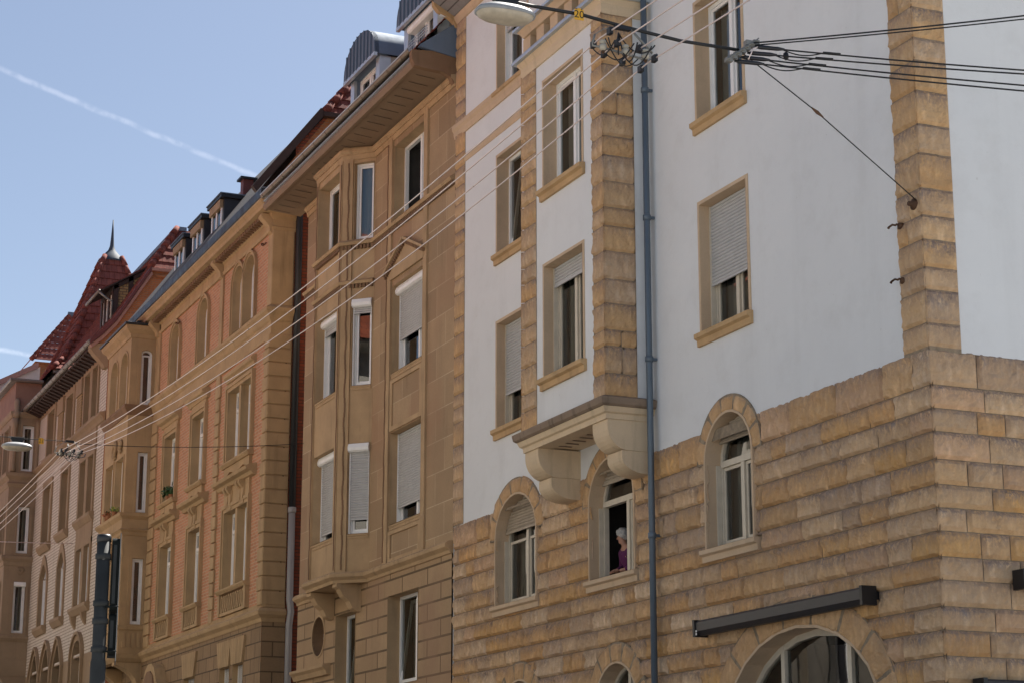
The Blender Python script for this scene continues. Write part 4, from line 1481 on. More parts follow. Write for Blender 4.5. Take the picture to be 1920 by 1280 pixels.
def barrel_dormer(s0, s1, red=False):
    """zinc dormer: seamed arched front, barrel roof running back into the tiles"""
    q = MB()
    m, h = (s0 + s1) / 2, (s1 - s0) / 2
    ze, rise, N = 18.46, 0.80, 24
    arc = [(m + h * math.cos(math.pi * k / N), ze + rise * math.sin(math.pi * k / N) ** 0.8) for k in range(N + 1)]
    q.prism(ST, arc, 0.20, 0.30, 'zinc')
    for k in range(1, 9):                       # standing seams
        x = s0 + 2 * h * k / 9
        zt = ze + rise * max(0, 1 - ((x - m) / h) ** 2) ** 0.4
        q.box(ST, x - 0.014, x + 0.014, 0.295, 0.335, ze, zt, 'zinc')
    vs = [ST.p(a, d, z) for d in (0.31, -2.2) for a, z in arc]
    n = N + 1
    q.add(vs, [(k, k + 1, n + k + 1, n + k) for k in range(N)], 'zinc', True)
    q.quad(ST.p(s0, 0.30, ze), ST.p(s1, 0.30, ze), ST.p(s1, 0.0, ze - 0.01), ST.p(s0, 0.0, ze - 0.01), 'zinc')
    q.box(ST, s0, s1, 0.24, 0.32, ze - 0.06, ze + 0.02, 'zinc_pale')
    do = q.build('dormer', B2)
    for sa in (s0 + 0.09, s1 - 0.09):
        q = MB()
        q.quad(ST.p(sa, 0.10, 17.2), ST.p(sa, -2.2, 17.2), ST.p(sa, -2.2, ze), ST.p(sa, 0.10, ze), 'zinc_dirty')
        for d in (-0.45, -1.05):
            q.box(ST, sa - 0.02, sa + 0.02, d - 0.015, d + 0.015, 17.2, ze, 'zinc')
        q.build('cheek', do)
    q = MB()
    q.box(ST, s0 + 0.08, s0 + 0.32, -0.1, 0.16, 17.1, ze, 'zinc_pale')
    q.box(ST, s1 - 0.32, s1 - 0.08, -0.1, 0.16, 17.1, ze, 'zinc_pale')
    q.box(ST, s0 + 0.3, s1 - 0.3, -0.1, 0.1, 17.1, 17.52, 'zinc')
    q.build('corner_post', do)
    o = Op(s0 + 0.33, s1 - 0.33, 17.53, ze - 0.02)
    wo = window(B2, ST, o, 0.06, 'white', mull=(0.5,), curtain='sides', sur=0.0, reveal_mat='zinc', d0=0.08, box=red, name='dormer_window',
                curt_mat='curtain_red' if red else 'curtain')
    return do


barrel_dormer(39.20, 41.28)
barrel_dormer(35.72, 37.82, True)
q = MB()                                       # snow guard beside the second dormer
for k in range(3):
    q.tube([ST.p(35.35, 0.55, 17.45 + k * 0.06), ST.p(36.4, 0.55, 17.45 + k * 0.06)], 0.010, 'zinc_pale', 5)
for k in range(9):
    q.tube([ST.p(35.4 + k * 0.12, 0.55, 17.25), ST.p(35.4 + k * 0.12, 0.55, 17.58)], 0.007, 'zinc_pale', 5)
q.build('snow_guard', roof2)

# ================================================================== salmon brick house
T0, T1 = 47.5, 62.95
B3 = thing('brick_house', 'salmon brick house with ochre stone trim, arched top windows and three dark dormers', 'house', (14, 55, 0))
S3 = side(T0)
pairs4 = [Op(49.02, 49.98, 14.86, 16.66, 0.46), Op(50.12, 51.08, 14.86, 16.66, 0.46)]
sing4 = [Op(53.62, 54.62, 14.86, 16.64, 0.46), Op(56.78, 57.78, 14.86, 16.64, 0.46)]
pairs3 = [Op(48.98, 49.96, 11.40, 13.32), Op(50.14, 51.12, 11.40, 13.32)]
sing3 = [Op(53.56, 54.80, 11.38, 13.33), Op(56.66, 57.98, 11.38, 13.33)]
pairs2 = [Op(48.98, 49.96, 8.10, 10.10), Op(50.14, 51.12, 8.10, 10.10)]
sing2 = [Op(53.56, 54.80, 8.05, 10.12), Op(56.70, 58.02, 8.05, 10.12)]
pairs1 = [Op(48.98, 49.90, 3.9, 6.10), Op(50.20, 51.12, 3.9, 6.10)]
sing1 = [Op(53.6, 54.75, 3.9, 6.10), Op(56.9, 58.1, 2.2, 5.6, 0.6)]
up = pairs4 + sing4 + pairs3 + sing3 + pairs2 + sing2
w = MB()
w.wall(ST, [(T0 + 0.3, 7.0), (T1, 7.0), (T1, 17.3), (T0 + 0.3, 17.3)], [o.c() for o in up], 0.0, 'brick_salmon')
w.quad((D, T1, 0), (D + 11, T1, 0), (D + 11, T1, 21), (D, T1, 18), 'brick_orange')
w.quad((D + 11, T0, 0), (D + 11, T1, 0), (D + 11, T1, 21), (D + 11, T0, 21), 'brick_orange')
w.build('brick_wall', B3)
w = MB()
w.wall(S3, [(0.52, 0), (11, 0), (11, 20.0), (1.25, 20.0), (0.52, 19.1)], [], -0.03, 'brick_red')
w.poly([(D - 0.02, T0 + 0.02, 18.1), (D + 11, T0 + 0.02, 18.1), (D + 11, T0 + 0.02, 20.0), (D + 1.35, T0 + 0.02, 20.0)], 'brick_orange')
w.build('side_wall', B3)
w = MB()
w.wall(ST, [(T0, 0), (T1, 0), (T1, 6.98), (T0, 6.98)], [o.c() for o in pairs1 + sing1], 0.03, 'rough3')
w.wall(S3, [(-0.03, 0), (0.55, 0), (0.55, 6.98), (-0.03, 6.98)], [], 0.03, 'rough3')
w.build('stone_base', B3)
w = MB()                                       # corner pier and pilaster strips
w.box(ST, T0 - 0.02, T0 + 0.34, -0.54, 0.05, 7.28, 14.02, 'quoin3')
w.box(ST, T0 - 0.015, T0 + 0.34, -0.54, 0.04, 14.82, 16.9, 'bstone3')
for k in range(19):
    z = 7.36 + k * 0.355
    if z > 13.8:
        break
    w.bevbox(ST, T0 - 0.035, T0 + (0.40 if k % 2 else 0.30), 0.0, 0.085, z, z + 0.325, 'bstone3', 0.015)
    w.bevbox(S3, -0.07, 0.53, 0.0, 0.05, z, z + 0.325, 'bstone3', 0.015)
w.bevbox(S3, -0.05, 0.53, 0.0, 0.04, 14.84, 17.18, 'bstone3', 0.02)
w.build('corner_pier', B3)
for s0, s1 in ((52.06, 52.40), (59.1, 59.68)):
    w = MB()
    w.box(ST, s0 + 0.03, s1 - 0.03, -0.01, 0.05, 14.82, 17.2, 'bstone3')
    for k in range(19):
        z = 7.36 + k * 0.355
        if z > 13.8:
            break
        q = 0.05 if k % 2 else 0.0
        w.bevbox(ST, s0 - q, s1 + q, -0.01, 0.065, z, z + 0.325, 'bstone3', 0.015)
    w.build('pilaster', B3)


def stone_frame(q, fr, o, wd, d, mat, sillext=True):
    q.ring(fr, o.c(), o.c(-wd) if o.rise <= 0 else Op(o.s0 - wd, o.s1 + wd, o.z0 - 0.02, o.z1 + wd, o.rise + wd).c(), -0.02, d, mat)
    if o.rise > 0.3:
        q.ring(fr, Op(o.s0 - wd * 0.55, o.s1 + wd * 0.55, o.z0, o.z1 + wd * 0.55, o.rise + wd * 0.55).c(), Op(o.s0 - wd * 1.05, o.s1 + wd * 1.05, o.z0, o.z1 + wd * 1.05, o.rise + wd * 1.05).c(), 0.0, d + 0.035, mat)


for grp in (pairs4, sing4[:1], sing4[1:]):
    q = MB()
    for o in grp:
        stone_frame(q, ST, o, 0.13, 0.05, 'bstone3')
        window(B3, ST, o, 0.18, 'white', bar=0.11, mull=(0.5,), curtain='left', sur=0.0, reveal_mat='bstone3', d0=0.02)
    q.build('window_surround', B3)


def hood(q, s0, s1, z, out=0.24):
    q.profile(ST, s0, s1, [(-0.01, z - 0.22), (out * 0.35, z - 0.20), (out * 0.5, z - 0.12), (out * 0.9, z - 0.08), (out, z - 0.01), (out * 0.6, z + 0.05), (-0.01, z + 0.08)], 'bstone3')


def console(q, s, z, wdt=0.16, hgt=0.42):
    q.profile(ST, s - wdt / 2, s + wdt / 2, [(0.0, z), (0.20, z), (0.22, z - 0.08), (0.17, z - 0.16), (0.10, z - 0.22), (0.12, z - hgt + 0.08), (0.07, z - hgt), (0.0, z - hgt)], 'bstone3')


for grp, lev in ((pairs3, 3), (sing3[:1], 3), (sing3[1:], 3), (pairs2, 2), (sing2[:1], 2), (sing2[1:], 2)):
    a, b = grp[0].s0, grp[-1].s1
    q = MB()
    z0, z1 = grp[0].z0, grp[0].z1
    q.ring(ST, Op(a, b, z0, z1).c(), Op(a - 0.17, b + 0.17, z0, z1 + 0.17).c(), -0.02, 0.07, 'bstone3')
    q.ring(ST, Op(a - 0.10, b + 0.10, z0, z1 + 0.10).c(), Op(a - 0.19, b + 0.19, z0, z1 + 0.19).c(), 0.0, 0.10, 'bstone3')
    if len(grp) == 2:
        q.box(ST, grp[0].s1, grp[1].s0, -0.26, 0.04, z0, z1, 'bstone3')
    # sill and apron
    q.profile(ST, a - 0.24, b + 0.24, [(-0.2, z0 - 0.12), (0.12, z0 - 0.12), (0.18, z0 - 0.05), (0.18, z0 - 0.01), (-0.2, z0 + 0.003)], 'bstone3')
    if lev == 3:
        if len(grp) == 1:
            hood(q, a - 0.36, b + 0.36, 13.86)
            q.box(ST, a - 0.15, b + 0.15, -0.01, 0.06, z1 + 0.19, 13.66, 'bstone3')
        else:
            hood(q, a - 0.25, b + 0.25, 13.80, 0.16)
        m = (a + b) / 2
        h = (b - a) / 2
        pl = [(m - h - 0.1, z0 - 0.12)] + [(m - h - 0.1 + (2 * h + 0.2) * k / 12, z0 - 0.34 - 0.07 * math.cos(k * math.pi / 3)) for k in range(13)] + [(m + h + 0.1, z0 - 0.12)]
        q.prism(ST, pl, -0.01, 0.08, 'bstone3')
    else:
        hood(q, a - 0.55, b + 0.55, 10.93, 0.30)
        q.box(ST, a - 0.1, b + 0.1, -0.01, 0.06, z1 + 0.17, 10.72, 'bstone3')
        ks = [(a + b) / 2] if len(grp) == 1 else [(grp[0].s0 + grp[0].s1) / 2, (grp[1].s0 + grp[1].s1) / 2]
        for x in ks:
            console(q, x - 0.14, 10.72, 0.13, 0.55)
            console(q, x + 0.14, 10.72, 0.13, 0.55)
            q.prism(ST, [(x - 0.2, z1 + 0.02), (x + 0.2, z1 + 0.02), (x + 0.27, z1 + 0.5), (x - 0.27, z1 + 0.5)], 0.0, 0.09, 'bstone3')
        # balustrade apron with pierced ovals
        q.box(ST, a - 0.2, a - 0.03, -0.01, 0.11, 7.42, z0 - 0.12, 'bstone3')
        q.box(ST, b + 0.03, b + 0.2, -0.01, 0.11, 7.42, z0 - 0.12, 'bstone3')
        q.box(ST, a - 0.03, b + 0.03, -0.01, 0.09, 7.42, 7.50, 'bstone3')
        n = int((b - a) / 0.2)
        for k in range(n):
            x = a + (b - a) * (k + 0.5) / n
            oc = [(x + 0.055 * math.cos(t), 7.72 + 0.17 * math.sin(t)) for t in [2 * math.pi * j / 12 for j in range(12)]]
            ou = [(x + 0.098 * math.cos(t), 7.72 + 0.225 * math.sin(t)) for t in [2 * math.pi * j / 12 for j in range(12)]]
            q.ring(ST, oc, ou, 0.0, 0.085, 'bstone3')
        q.box(ST, a - 0.03, b + 0.03, -0.01, 0.012, 7.5, z0 - 0.12, 'bstone_dark')
    q.build('window_surround', B3)
    for o in grp:
        window(B3, ST, o, 0.185, 'white', bar=0.11, mull=(0.5,), transom=o.z1 - 0.5, curtain='left', sur=0.0, reveal_mat='bstone3', d0=0.02)
for o in pairs1 + sing1[:1]:
    window(B3, ST, o, 0.2, 'white', mull=(0.5,), shutter=0.5, curtain=None, sur=0.0, reveal_mat='bstone3', d0=0.03)
window(B3, ST, sing1[1], 0.35, 'timber_dark', mull=(0.5,), curtain=None, sur=0.0, reveal_mat='bstone3', d0=0.03, name='entrance_door')
q = MB()                                       # curved pediment over the entrance, fluted lintels
m = 57.5
pts = [(m - 1.15, 5.85), (m + 1.15, 5.85), (m + 1.2, 6.05), (m + 0.95, 6.10), (m + 0.75, 6.25), (m + 0.55, 6.55), (m + 0.2, 6.72), (m - 0.2, 6.72), (m - 0.55, 6.55), (m - 0.75, 6.25), (m - 0.95, 6.10), (m - 1.2, 6.05)]
q.prism(ST, pts, 0.02, 0.34, 'bstone3')
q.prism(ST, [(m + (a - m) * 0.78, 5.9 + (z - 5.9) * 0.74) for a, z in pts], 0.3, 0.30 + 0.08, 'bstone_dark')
q.box(ST, m - 1.2, m - 0.85, 0.02, 0.2, 2.2, 5.9, 'bstone3')
q.box(ST, m + 0.85, m + 1.2, 0.02, 0.2, 2.2, 5.9, 'bstone3')
q.build('door_pediment', B3)
for a, b in ((48.98, 49.9), (50.2, 51.12), (53.6, 54.75)):
    q = MB()
    for k in range(7):
        x0, x1 = a - 0.2 + (b - a + 0.4) * k / 7, a - 0.2 + (b - a + 0.4) * (k + 1) / 7
        mm = (a + b) / 2
        q.prism(ST, [(mm + (x0 - mm) * 0.72 + 0.01, 6.1), (mm + (x1 - mm) * 0.72 - 0.01, 6.1), (x1 - 0.01, 6.75), (x0 + 0.01, 6.75)], 0.02, 0.09, 'bstone3')
    q.build('window_lintel', B3)
# belts and cornice
side_path = [(D + 0.53, T0), (D, T0), (D, 59.79)]
swp(B3, 'belt_course', side_path, [(-0.05, 6.95), (0.05, 6.95), (0.08, 7.04), (0.17, 7.12), (0.19, 7.20), (0.10, 7.28), (-0.05, 7.30)], 'bstone3')
swp(B3, 'belt_course', side_path, [(-0.05, 7.30), (0.04, 7.30), (0.04, 7.40), (-0.05, 7.42)], 'bstone3')
swp(B3, 'belt_course', side_path, [(-0.05, 14.0), (0.04, 14.0), (0.05, 14.08), (0.02, 14.12), (0.02, 14.42), (0.06, 14.46), (0.10, 14.56), (0.19, 14.66), (0.20, 14.74), (0.06, 14.84), (-0.05, 14.86)], 'bstone3')
w = MB()
cpath = [(D + 0.55, T0), (D, T0), (D, 62.3)]
w.sweep(cpath, [(-0.1, 16.80), (0.05, 16.80), (0.08, 16.87), (0.05, 16.90), (0.05, 17.08), (0.12, 17.14), (0.14, 17.22), (0.40, 17.26), (0.42, 17.34), (0.50, 17.42), (0.50, 17.46), (-0.1, 17.48)], 'bstone3')
dentils(w, cpath[1:], 0.12, 17.12, 0.17, 0.20, 0.55, 'bstone_dark', 0.11)
for s in (47.62, 52.23, 59.39):
    w.profile(ST, s - 0.13, s + 0.13, [(0.03, 17.2), (0.34, 17.2), (0.36, 17.12), (0.24, 17.0), (0.14, 16.88), (0.12, 16.76), (0.03, 16.70)], 'bstone3')
w.build('cornice', B3)
w = MB()
w.sweep([(D + 0.6, T0 + 0.02), (D, T0 + 0.02), (D, 62.3)], [(-0.1, 17.485), (0.49, 17.47), (0.52, 17.49), (0.52, 17.70), (0.46, 17.76), (-0.1, 17.9)], 'pipe_dark')
w.build('gutter', B3)
rf = MB()
rf.quad(ST.p(T0 + 0.1, 0.45, 17.76), ST.p(T1, 0.45, 17.76), ST.p(T1, -3.0, 22.5), ST.p(T0 + 0.9, -2.85, 22.1), 'slate')
rf.quad(ST.p(T0 + 0.1, 0.45, 17.76), ST.p(T0 + 0.9, -2.85, 22.1), ST.p(T0 + 0.1, -1.30, 20.1), ST.p(T0 + 0.1, -0.9, 19.7), 'slate')
rf.quad(ST.p(T0 + 0.9, -2.85, 22.1), ST.p(T1, -3.0, 22.5), ST.p(T1, -11, 22.3), ST.p(T0 + 0.9, -11, 22.0), 'slate')
rf.tiles(ST.p(T0 - 0.06, -1.25, 20.03), ST.p(T0 - 0.06, -9, 20.03), ST.p(T0 + 0.9, -9, 22.1), ST.p(T0 + 0.9, -2.85, 22.1), 'tile_red')
ro3 = rf.build('roof', B3)
w = MB()                                       # verge boards of the gable and ridge tiles of the half hip
w.prism(S3, [(-0.52, 17.72), (1.25, 20.06), (1.12, 20.20), (-0.64, 17.86)], -0.05, 0.12, 'timber_dark', back=True)
w.box(S3, 1.2, 4.5, 0.0, 0.16, 19.98, 20.10, 'timber_dark')
for i in range(6):
    a_, b_ = ST.p(T0 - 0.02, -1.22, 20.1), ST.p(T0 + 0.9, -2.85, 22.14)
    w.tube([a_.lerp(b_, i / 6), a_.lerp(b_, (i + 1.1) / 6)], 0.12, 'tile_red', 8, radii=[0.13, 0.10])
w.build('verge_board', ro3)
for s in (53.95, 56.10, 58.22):
    q = MB()
    f = 0.40
    q.box(ST, s, s + 1.35, -3.2, -f, 18.0, 19.62, 'charcoal')
    q.box(ST, s - 0.10, s + 1.45, -3.3, -f + 0.12, 19.62, 19.72, 'black')
    q.box(ST, s - 0.12, s + 1.47, -3.3, -f + 0.15, 19.722, 19.75, 'zinc')
    do = q.build('dormer', B3)
    q = MB()
    q.box(ST, s + 0.1, s + 1.25, -f + 0.002, -f + 0.10, 19.36, 19.6, 'bstone4')
    q.build('shutter_box', do)
    q = MB()
    for a, b in ((s + 0.14, s + 0.22), (s + 0.63, s + 0.72), (s + 1.13, s + 1.21)):
        q.box(ST, a, b, -f + 0.003, -f + 0.04, 18.4, 19.36, 'white')
    q.build('window_frame', do)
    q = MB()
    q.pane(ST, [(s + 0.2, 18.4), (s + 1.15, 18.4), (s + 1.15, 19.36), (s + 0.2, 19.36)], -f + 0.015)
    q.build('pane', do)
q = MB()
q.box(ST, 54.7, 55.0, -1.45, -1.15, 19.2, 20.52, 'timber_red')
q.box(ST, 54.62, 55.08, -1.55, -1.05, 20.52, 20.58, 'black')
q.build('chimney', B3)
# projecting bay
U0, U1, UD = 59.80, 62.95, 0.78
UF = Fr((D - UD, 0, 0), (0, 1, 0), (-1, 0, 0))
US = Fr((D - UD, U0, 0), (1, 0, 0), (0, -1, 0))
fr_w = [Op(60.05, 61.02, 14.72, 16.42, 0.45), Op(61.42, 62.4, 14.72, 16.42, 0.45), Op(60.08, 61.1, 11.4, 13.12), Op(61.44, 62.46, 11.4, 13.12), Op(60.08, 61.1, 8.1, 10.0), Op(61.44, 62.46, 8.1, 10.0)]
sd_w = [Op(0.32, 0.67, 14.70, 16.40, 0.12), Op(0.34, 0.66, 11.40, 13.24), Op(0.32, 0.66, 8.06, 10.02)]
w = MB()
w.wall(UF, [(U0, 7.1), (U1, 7.1), (U1, 17.2), (U0, 17.2)], [o.c() for o in fr_w], 0.0, 'bstone3')
w.wall(US, [(0, 7.1), (UD + 0.02, 7.1), (UD + 0.02, 17.2), (0, 17.2)], [o.c() for o in sd_w], 0.0, 'bstone3')
w.quad((D, U1, 7.1), (D - UD, U1, 7.1), (D - UD, U1, 17.2), (D, U1, 17.2), 'bstone3')
w.quad((D, U0, 7.1), (D - UD, U0, 7.1), (D - UD, U1, 7.1), (D, U1, 7.1), 'bstone3')
b3 = w.build('bay_wall', B3)
for o in fr_w:
    window(B3, UF, o, 0.17, 'white', bar=0.11, mull=(0.5,), curtain=None, sur=0.06, sur_mat='bstone3', sur_d=0.03, reveal_mat='bstone3', room_depth=0.9)
for o in sd_w:
    window(B3, US, o, 0.07, 'white', mull=(), curtain=None, sur=0.10, sur_mat='bstone3', sur_d=0.04, reveal_mat='bstone3', room_depth=0.45, bar=0.05)
bp = [(D + 0.02, U0), (D - UD, U0), (D - UD, U1), (D + 0.02, U1)]
swp(b3, 'bay_moulding', bp, [(-0.1, 16.75), (0.03, 16.75), (0.06, 16.86), (0.18, 16.98), (0.22, 17.10), (-0.1, 17.12)], 'bstone3')
swp(b3, 'bay_moulding', bp, [(-0.1, 14.36), (0.03, 14.36), (0.10, 14.50), (0.15, 14.58), (0.15, 14.66), (-0.1, 14.70)], 'bstone_dark')
swp(b3, 'bay_moulding', bp, [(-0.1, 10.70), (0.03, 10.70), (0.05, 10.80), (0.12, 10.86), (0.06, 10.92), (0.04, 11.18), (0.14, 11.28), (0.16, 11.36), (-0.1, 11.38)], 'bstone3')
swp(b3, 'bay_moulding', bp, [(-0.1, 7.90), (0.05, 7.90), (0.08, 8.02), (-0.1, 8.05)], 'bstone3')
swp(b3, 'bay_moulding', bp, [(-0.2, 6.96), (0.02, 6.96), (0.10, 7.06), (0.14, 7.18), (-0.2, 7.22)], 'bstone3')
w = MB()
for k in range(5):
    s = 0.16 + k * 0.15
    w.box(US, s - 0.045, s + 0.045, 0.0, 0.03, 7.38, 7.80, 'bstone3')
for z in (13.5, 10.3):                          # carved scrolls
    for fr_, c, r_ in ((UF, 61.3, 0.3), (UF, 60.5, 0.2)):
        for j in range(3):
            pts = [fr_.p(c + (r_ - 0.02 * k) * math.cos(k * 0.55 + j * 2), 0.03 + 0.03 * math.sin(k * 0.5), z + (r_ - 0.02 * k) * math.sin(k * 0.55 + j * 2)) for k in range(10)]
            w.tube(pts, 0.045, 'bstone3', 6)
w.build('bay_carving', b3)
w = MB()
w.sweep(bp, [(-0.3, 17.125), (0.26, 17.11), (0.27, 17.17), (-0.5, 17.40)], 'pipe_dark')
w.quad((D, U0, 17.4), (D - UD + 0.2, U0 + 0.2, 17.34), (D - UD + 0.2, U1, 17.34), (D, U1, 17.4), 'zinc')
w.build('bay_roof', b3)
for s0, s1 in ((59.82, 60.35), (62.4, 62.93)):
    q = MB()
    prof = [(0.0, 6.955)] + [(0.80, 6.955)] + [(0.80 - 0.66 * math.sin(t) ** 1.5, 6.86 - 0.62 * (1 - math.cos(t))) for t in [math.pi / 2 * k / 8 for k in range(9)]] + [(0.0, 6.2)]
    q.profile(ST, s0, s1, prof, 'bstone3')
    q.build('bay_bracket', b3)
# rainwater pipe at the corner: dark above, light grey below
pp = MB()
pp.tube([ (D + 0.35, T0 - 0.02, 17.6), (D + 0.60, T0 - 0.10, 17.35), (D + 0.62, T0 - 0.12, 17.2), (D + 0.62, T0 - 0.12, 9.75)], 0.085, 'pipe_dark', 12)
pp.build('downpipe', B3)
pp = MB()
pp.tube([(D + 0.62, T0 - 0.12, 0.2), (D + 0.62, T0 - 0.12, 6.9), (D + 0.64, T0 - 0.18, 7.2), (D + 0.62, T0 - 0.12, 7.5), (D + 0.62, T0 - 0.12, 9.75)], 0.085, 'pipe_grey', 12)
pp.lathe((D + 0.62, T0 - 0.12, 9.7), [(0.088, -0.08), (0.105, -0.06), (0.105, 0.05), (0.09, 0.06)], 'pipe_grey', 12)
pp.build('standpipe', B3)
for s, z in ((56.86, 16.6), (48.1, 16.6)):
    q = MB()
    q.tube([ST.p(s + 0.09 * math.cos(t), 0.05 + 0.10 * math.sin(t), z + 0.10 * math.sin(t * 2) * 0.4 - 0.05 * math.sin(t)) for t in [math.pi * k / 8 for k in range(9)]], 0.018, 'rust', 6)
    q.build('wall_hook', B3)

# ================================================================== pale brick house
V0, V1 = 66.8, 79.0
B4 = thing('pale_brick_house', 'pale glazed brick house with red roof, timbered dormer and pointed ground floor arches', 'house', (14, 73, 0))
S4 = side(V0)
z4 = [(15.98, 17.78), (12.70, 14.92), (9.62, 11.98)]
att = [Op(68.15, 69.02, 15.98, 17.80), Op(69.40, 70.27, 15.98, 17.80), Op(72.25, 73.45, 16.0, 17.66), Op(75.75, 76.95, 16.0, 17.76)]
f3 = [Op(68.20, 69.05, 12.70, 14.70), Op(69.45, 70.36, 12.70, 14.70), Op(72.45, 73.68, 12.71, 14.90), Op(75.66, 77.06, 12.68, 14.90)]
f2 = [Op(68.15, 69.05, 9.66, 11.62), Op(69.45, 70.36, 9.66, 11.62), Op(72.46, 73.6, 9.60, 11.94, 0.5, True), Op(75.66, 76.98, 9.60, 11.90, 0.5, True)]
f1 = [Op(76.2, 77.75, 5.2, 8.6, 0.8, True), Op(74.05, 75.6, 5.2, 8.66, 0.8, True), Op(71.98, 73.5, 5.2, 8.62, 0.8, True), Op(68.6, 70.1, 4.6, 8.46, 0.7)]
w = MB()
w.wall(ST, [(V0, 7.9), (V1, 7.9), (V1, 18.2), (V0, 18.2)], [o.c() for o in att + f3 + f2] + [Op(o.s0, o.s1, 8.0, o.z1, min(o.rise, o.z1 - 8.02), o.pointed).c() for o in f1], 0.0, 'brick_pale')
w.build('brick_wall', B4)
w = MB()
w.wall(ST, [(V0, 0), (V1, 0), (V1, 7.9), (V0, 7.9)], [[(o.s0, o.z0), (o.s1, o.z0), (o.s1, 7.88), (o.s0, 7.88)] for o in f1], 0.02, 'bstone4')
w.build('stone_base', B4)
w = MB()
w.poly([(D, V0, 0), (D + 11, V0, 0), (D + 11, V0, 20.95), (D + 1.28, V0, 20.95), (D + 0.38, V0, 19.40), (D + 0.15, V0, 19.02), (D - 0.28, V0, 18.52), (D - 0.5, V0, 18.3), (D, V0, 18.1)], 'brick_orange')
w.quad((D, V1, 0), (D + 11, V1, 0), (D + 11, V1, 22.7), (D + 2.6, V1, 22.7), 'brick_orange')
w.quad((D + 11, V0, 0), (D + 11, V1, 0), (D + 11, V1, 21), (D + 11, V0, 21), 'brick_orange')
w.build('gable_wall', B4)
w = MB()
for o in att + f3:
    pass
for a, b, z0, z1 in ((68.15, 70.27, 15.98, 17.80), (72.25, 73.45, 16.0, 17.66), (75.75, 76.95, 16.0, 17.76), (68.20, 70.36, 12.70, 14.70), (72.45, 73.68, 12.71, 14.90), (75.66, 77.06, 12.68, 14.90), (68.15, 70.36, 9.66, 11.62)):
    q = Op(a, b, z0, z1)
    w.ring(ST, q.c(), q.c(-0.2), -0.02, 0.06, 'bstone4')
    w.profile(ST, a - 0.3, b + 0.3, [(-0.02, z0 - 0.34), (0.06, z0 - 0.32), (0.18, z0 - 0.14), (0.18, z0 - 0.04), (-0.25, z0 + 0.003)], 'bstone4')
    if b - a > 1.6:
        w.box(ST, (a + b) / 2 - 0.2, (a + b) / 2 + 0.2, -0.25, 0.05, z0, z1, 'bstone4')
w.box(ST, 67.95, 70.56, -0.01, 0.045, 11.65, 12.4, 'bstone4')
w.box(ST, 67.95, 70.56, -0.01, 0.05, 14.72, 15.62, 'bstone4')
for s in (68.4, 70.1):
    w.profile(ST, s - 0.12, s + 0.12, [(0.0, 9.32), (0.2, 9.32), (0.14, 9.1), (0.05, 8.95), (0.0, 8.9)], 'bstone4')
for o in f2[2:]:
    w.ring(ST, o.c(), Op(o.s0 - 0.2, o.s1 + 0.2, o.z0 - 0.02, o.z1 + 0.35, o.rise + 0.35, True).c(), -0.02, 0.05, 'bstone4')
    w.profile(ST, o.s0 - 0.3, o.s1 + 0.3, [(-0.02, o.z0 - 0.34), (0.06, o.z0 - 0.32), (0.18, o.z0 - 0.14), (0.18, o.z0 - 0.04), (-0.25, o.z0 + 0.003)], 'bstone4')
for o in f1:
    w.ring(ST, o.c(), Op(o.s0 - 0.24, o.s1 + 0.24, o.z0, o.z1 + 0.26, o.rise + 0.26, o.pointed).c(), -0.02, 0.06, 'bstone4')
    w.ring(ST, Op(o.s0 - 0.18, o.s1 + 0.18, o.z0, o.z1 + 0.2, o.rise + 0.2, o.pointed).c(), Op(o.s0 - 0.28, o.s1 + 0.28, o.z0, o.z1 + 0.3, o.rise + 0.3, o.pointed).c(), 0.0, 0.13, 'bstone4')
w.build('window_surround', B4)
w = MB()
w.profile(ST, V0, V1, [(-0.02, 15.58), (0.06, 15.60), (0.10, 15.70), (0.20, 15.80), (0.20, 15.87), (-0.02, 15.92)], 'bstone4')
w.build('stringcourse', B4)
w = MB()
w.box(ST, V0 + 0.02, V1, -0.01, 0.04, 17.86, 18.2, 'bstone4')
for a, b, mt in ((70.75, 71.6, 'brick_yellow'), (74.1, 75.0, 'brick_yellow')):
    w.box(ST, a, b, -0.01, 0.05, 16.0, 17.3, mt)
    w.box(ST, a - 0.1, b + 0.1, -0.01, 0.09, 17.3, 17.86, 'bstone4')
w.profile(ST, V0 - 0.02, V0 + 0.4, [(0.0, 17.4), (0.12, 17.4), (0.2, 17.55), (0.45, 17.8), (0.62, 18.0), (0.62, 18.2), (0.0, 18.2)], 'bstone4')
w.build('frieze', B4)
for k, o in enumerate(att + f3):
    window(B4, ST, o, 0.19, 'cream', mull=(0.5,), curtain='right', sur=0.0, reveal_mat='bstone4', d0=0.02)
for k, o in enumerate(f2):
    window(B4, ST, o, 0.19, 'white', mull=(0.5,), shutter=0.2, curtain=None, sur=0.0, reveal_mat='bstone4', d0=0.02)
for k, o in enumerate(f1):
    window(B4, ST, o, 0.30, 'white' if k == 3 else 'timber_dark', mull=(0.5,), shutter=0.25 if k == 3 else 0, curtain=None, sur=0.0, reveal_mat='bstone4', d0=0.02)
w = MB()
w.quad(ST.p(V0, 0.55, 18.16), ST.p(V1, 0.55, 18.16), ST.p(V1, 0.0, 17.95), ST.p(V0, 0.0, 17.95), 'timber_dark')
for k in range(26):
    s = V0 + 0.2 + k * 0.46
    w.profile(ST, s, s + 0.12, [(0.0, 17.9), (0.52, 18.08), (0.52, 18.16), (0.0, 18.16)], 'timber_dark')
w.build('eaves', B4)
w = MB()
prof = [(0.63 + 0.10 * math.cos(t), 18.26 + 0.10 * math.sin(t)) for t in [math.pi + math.pi * k / 8 for k in range(9)]] + [(0.70, 18.28), (0.56, 18.28)]
w.profile(ST, V0 - 0.1, V1 + 0.2, prof, 'gutter_grey')
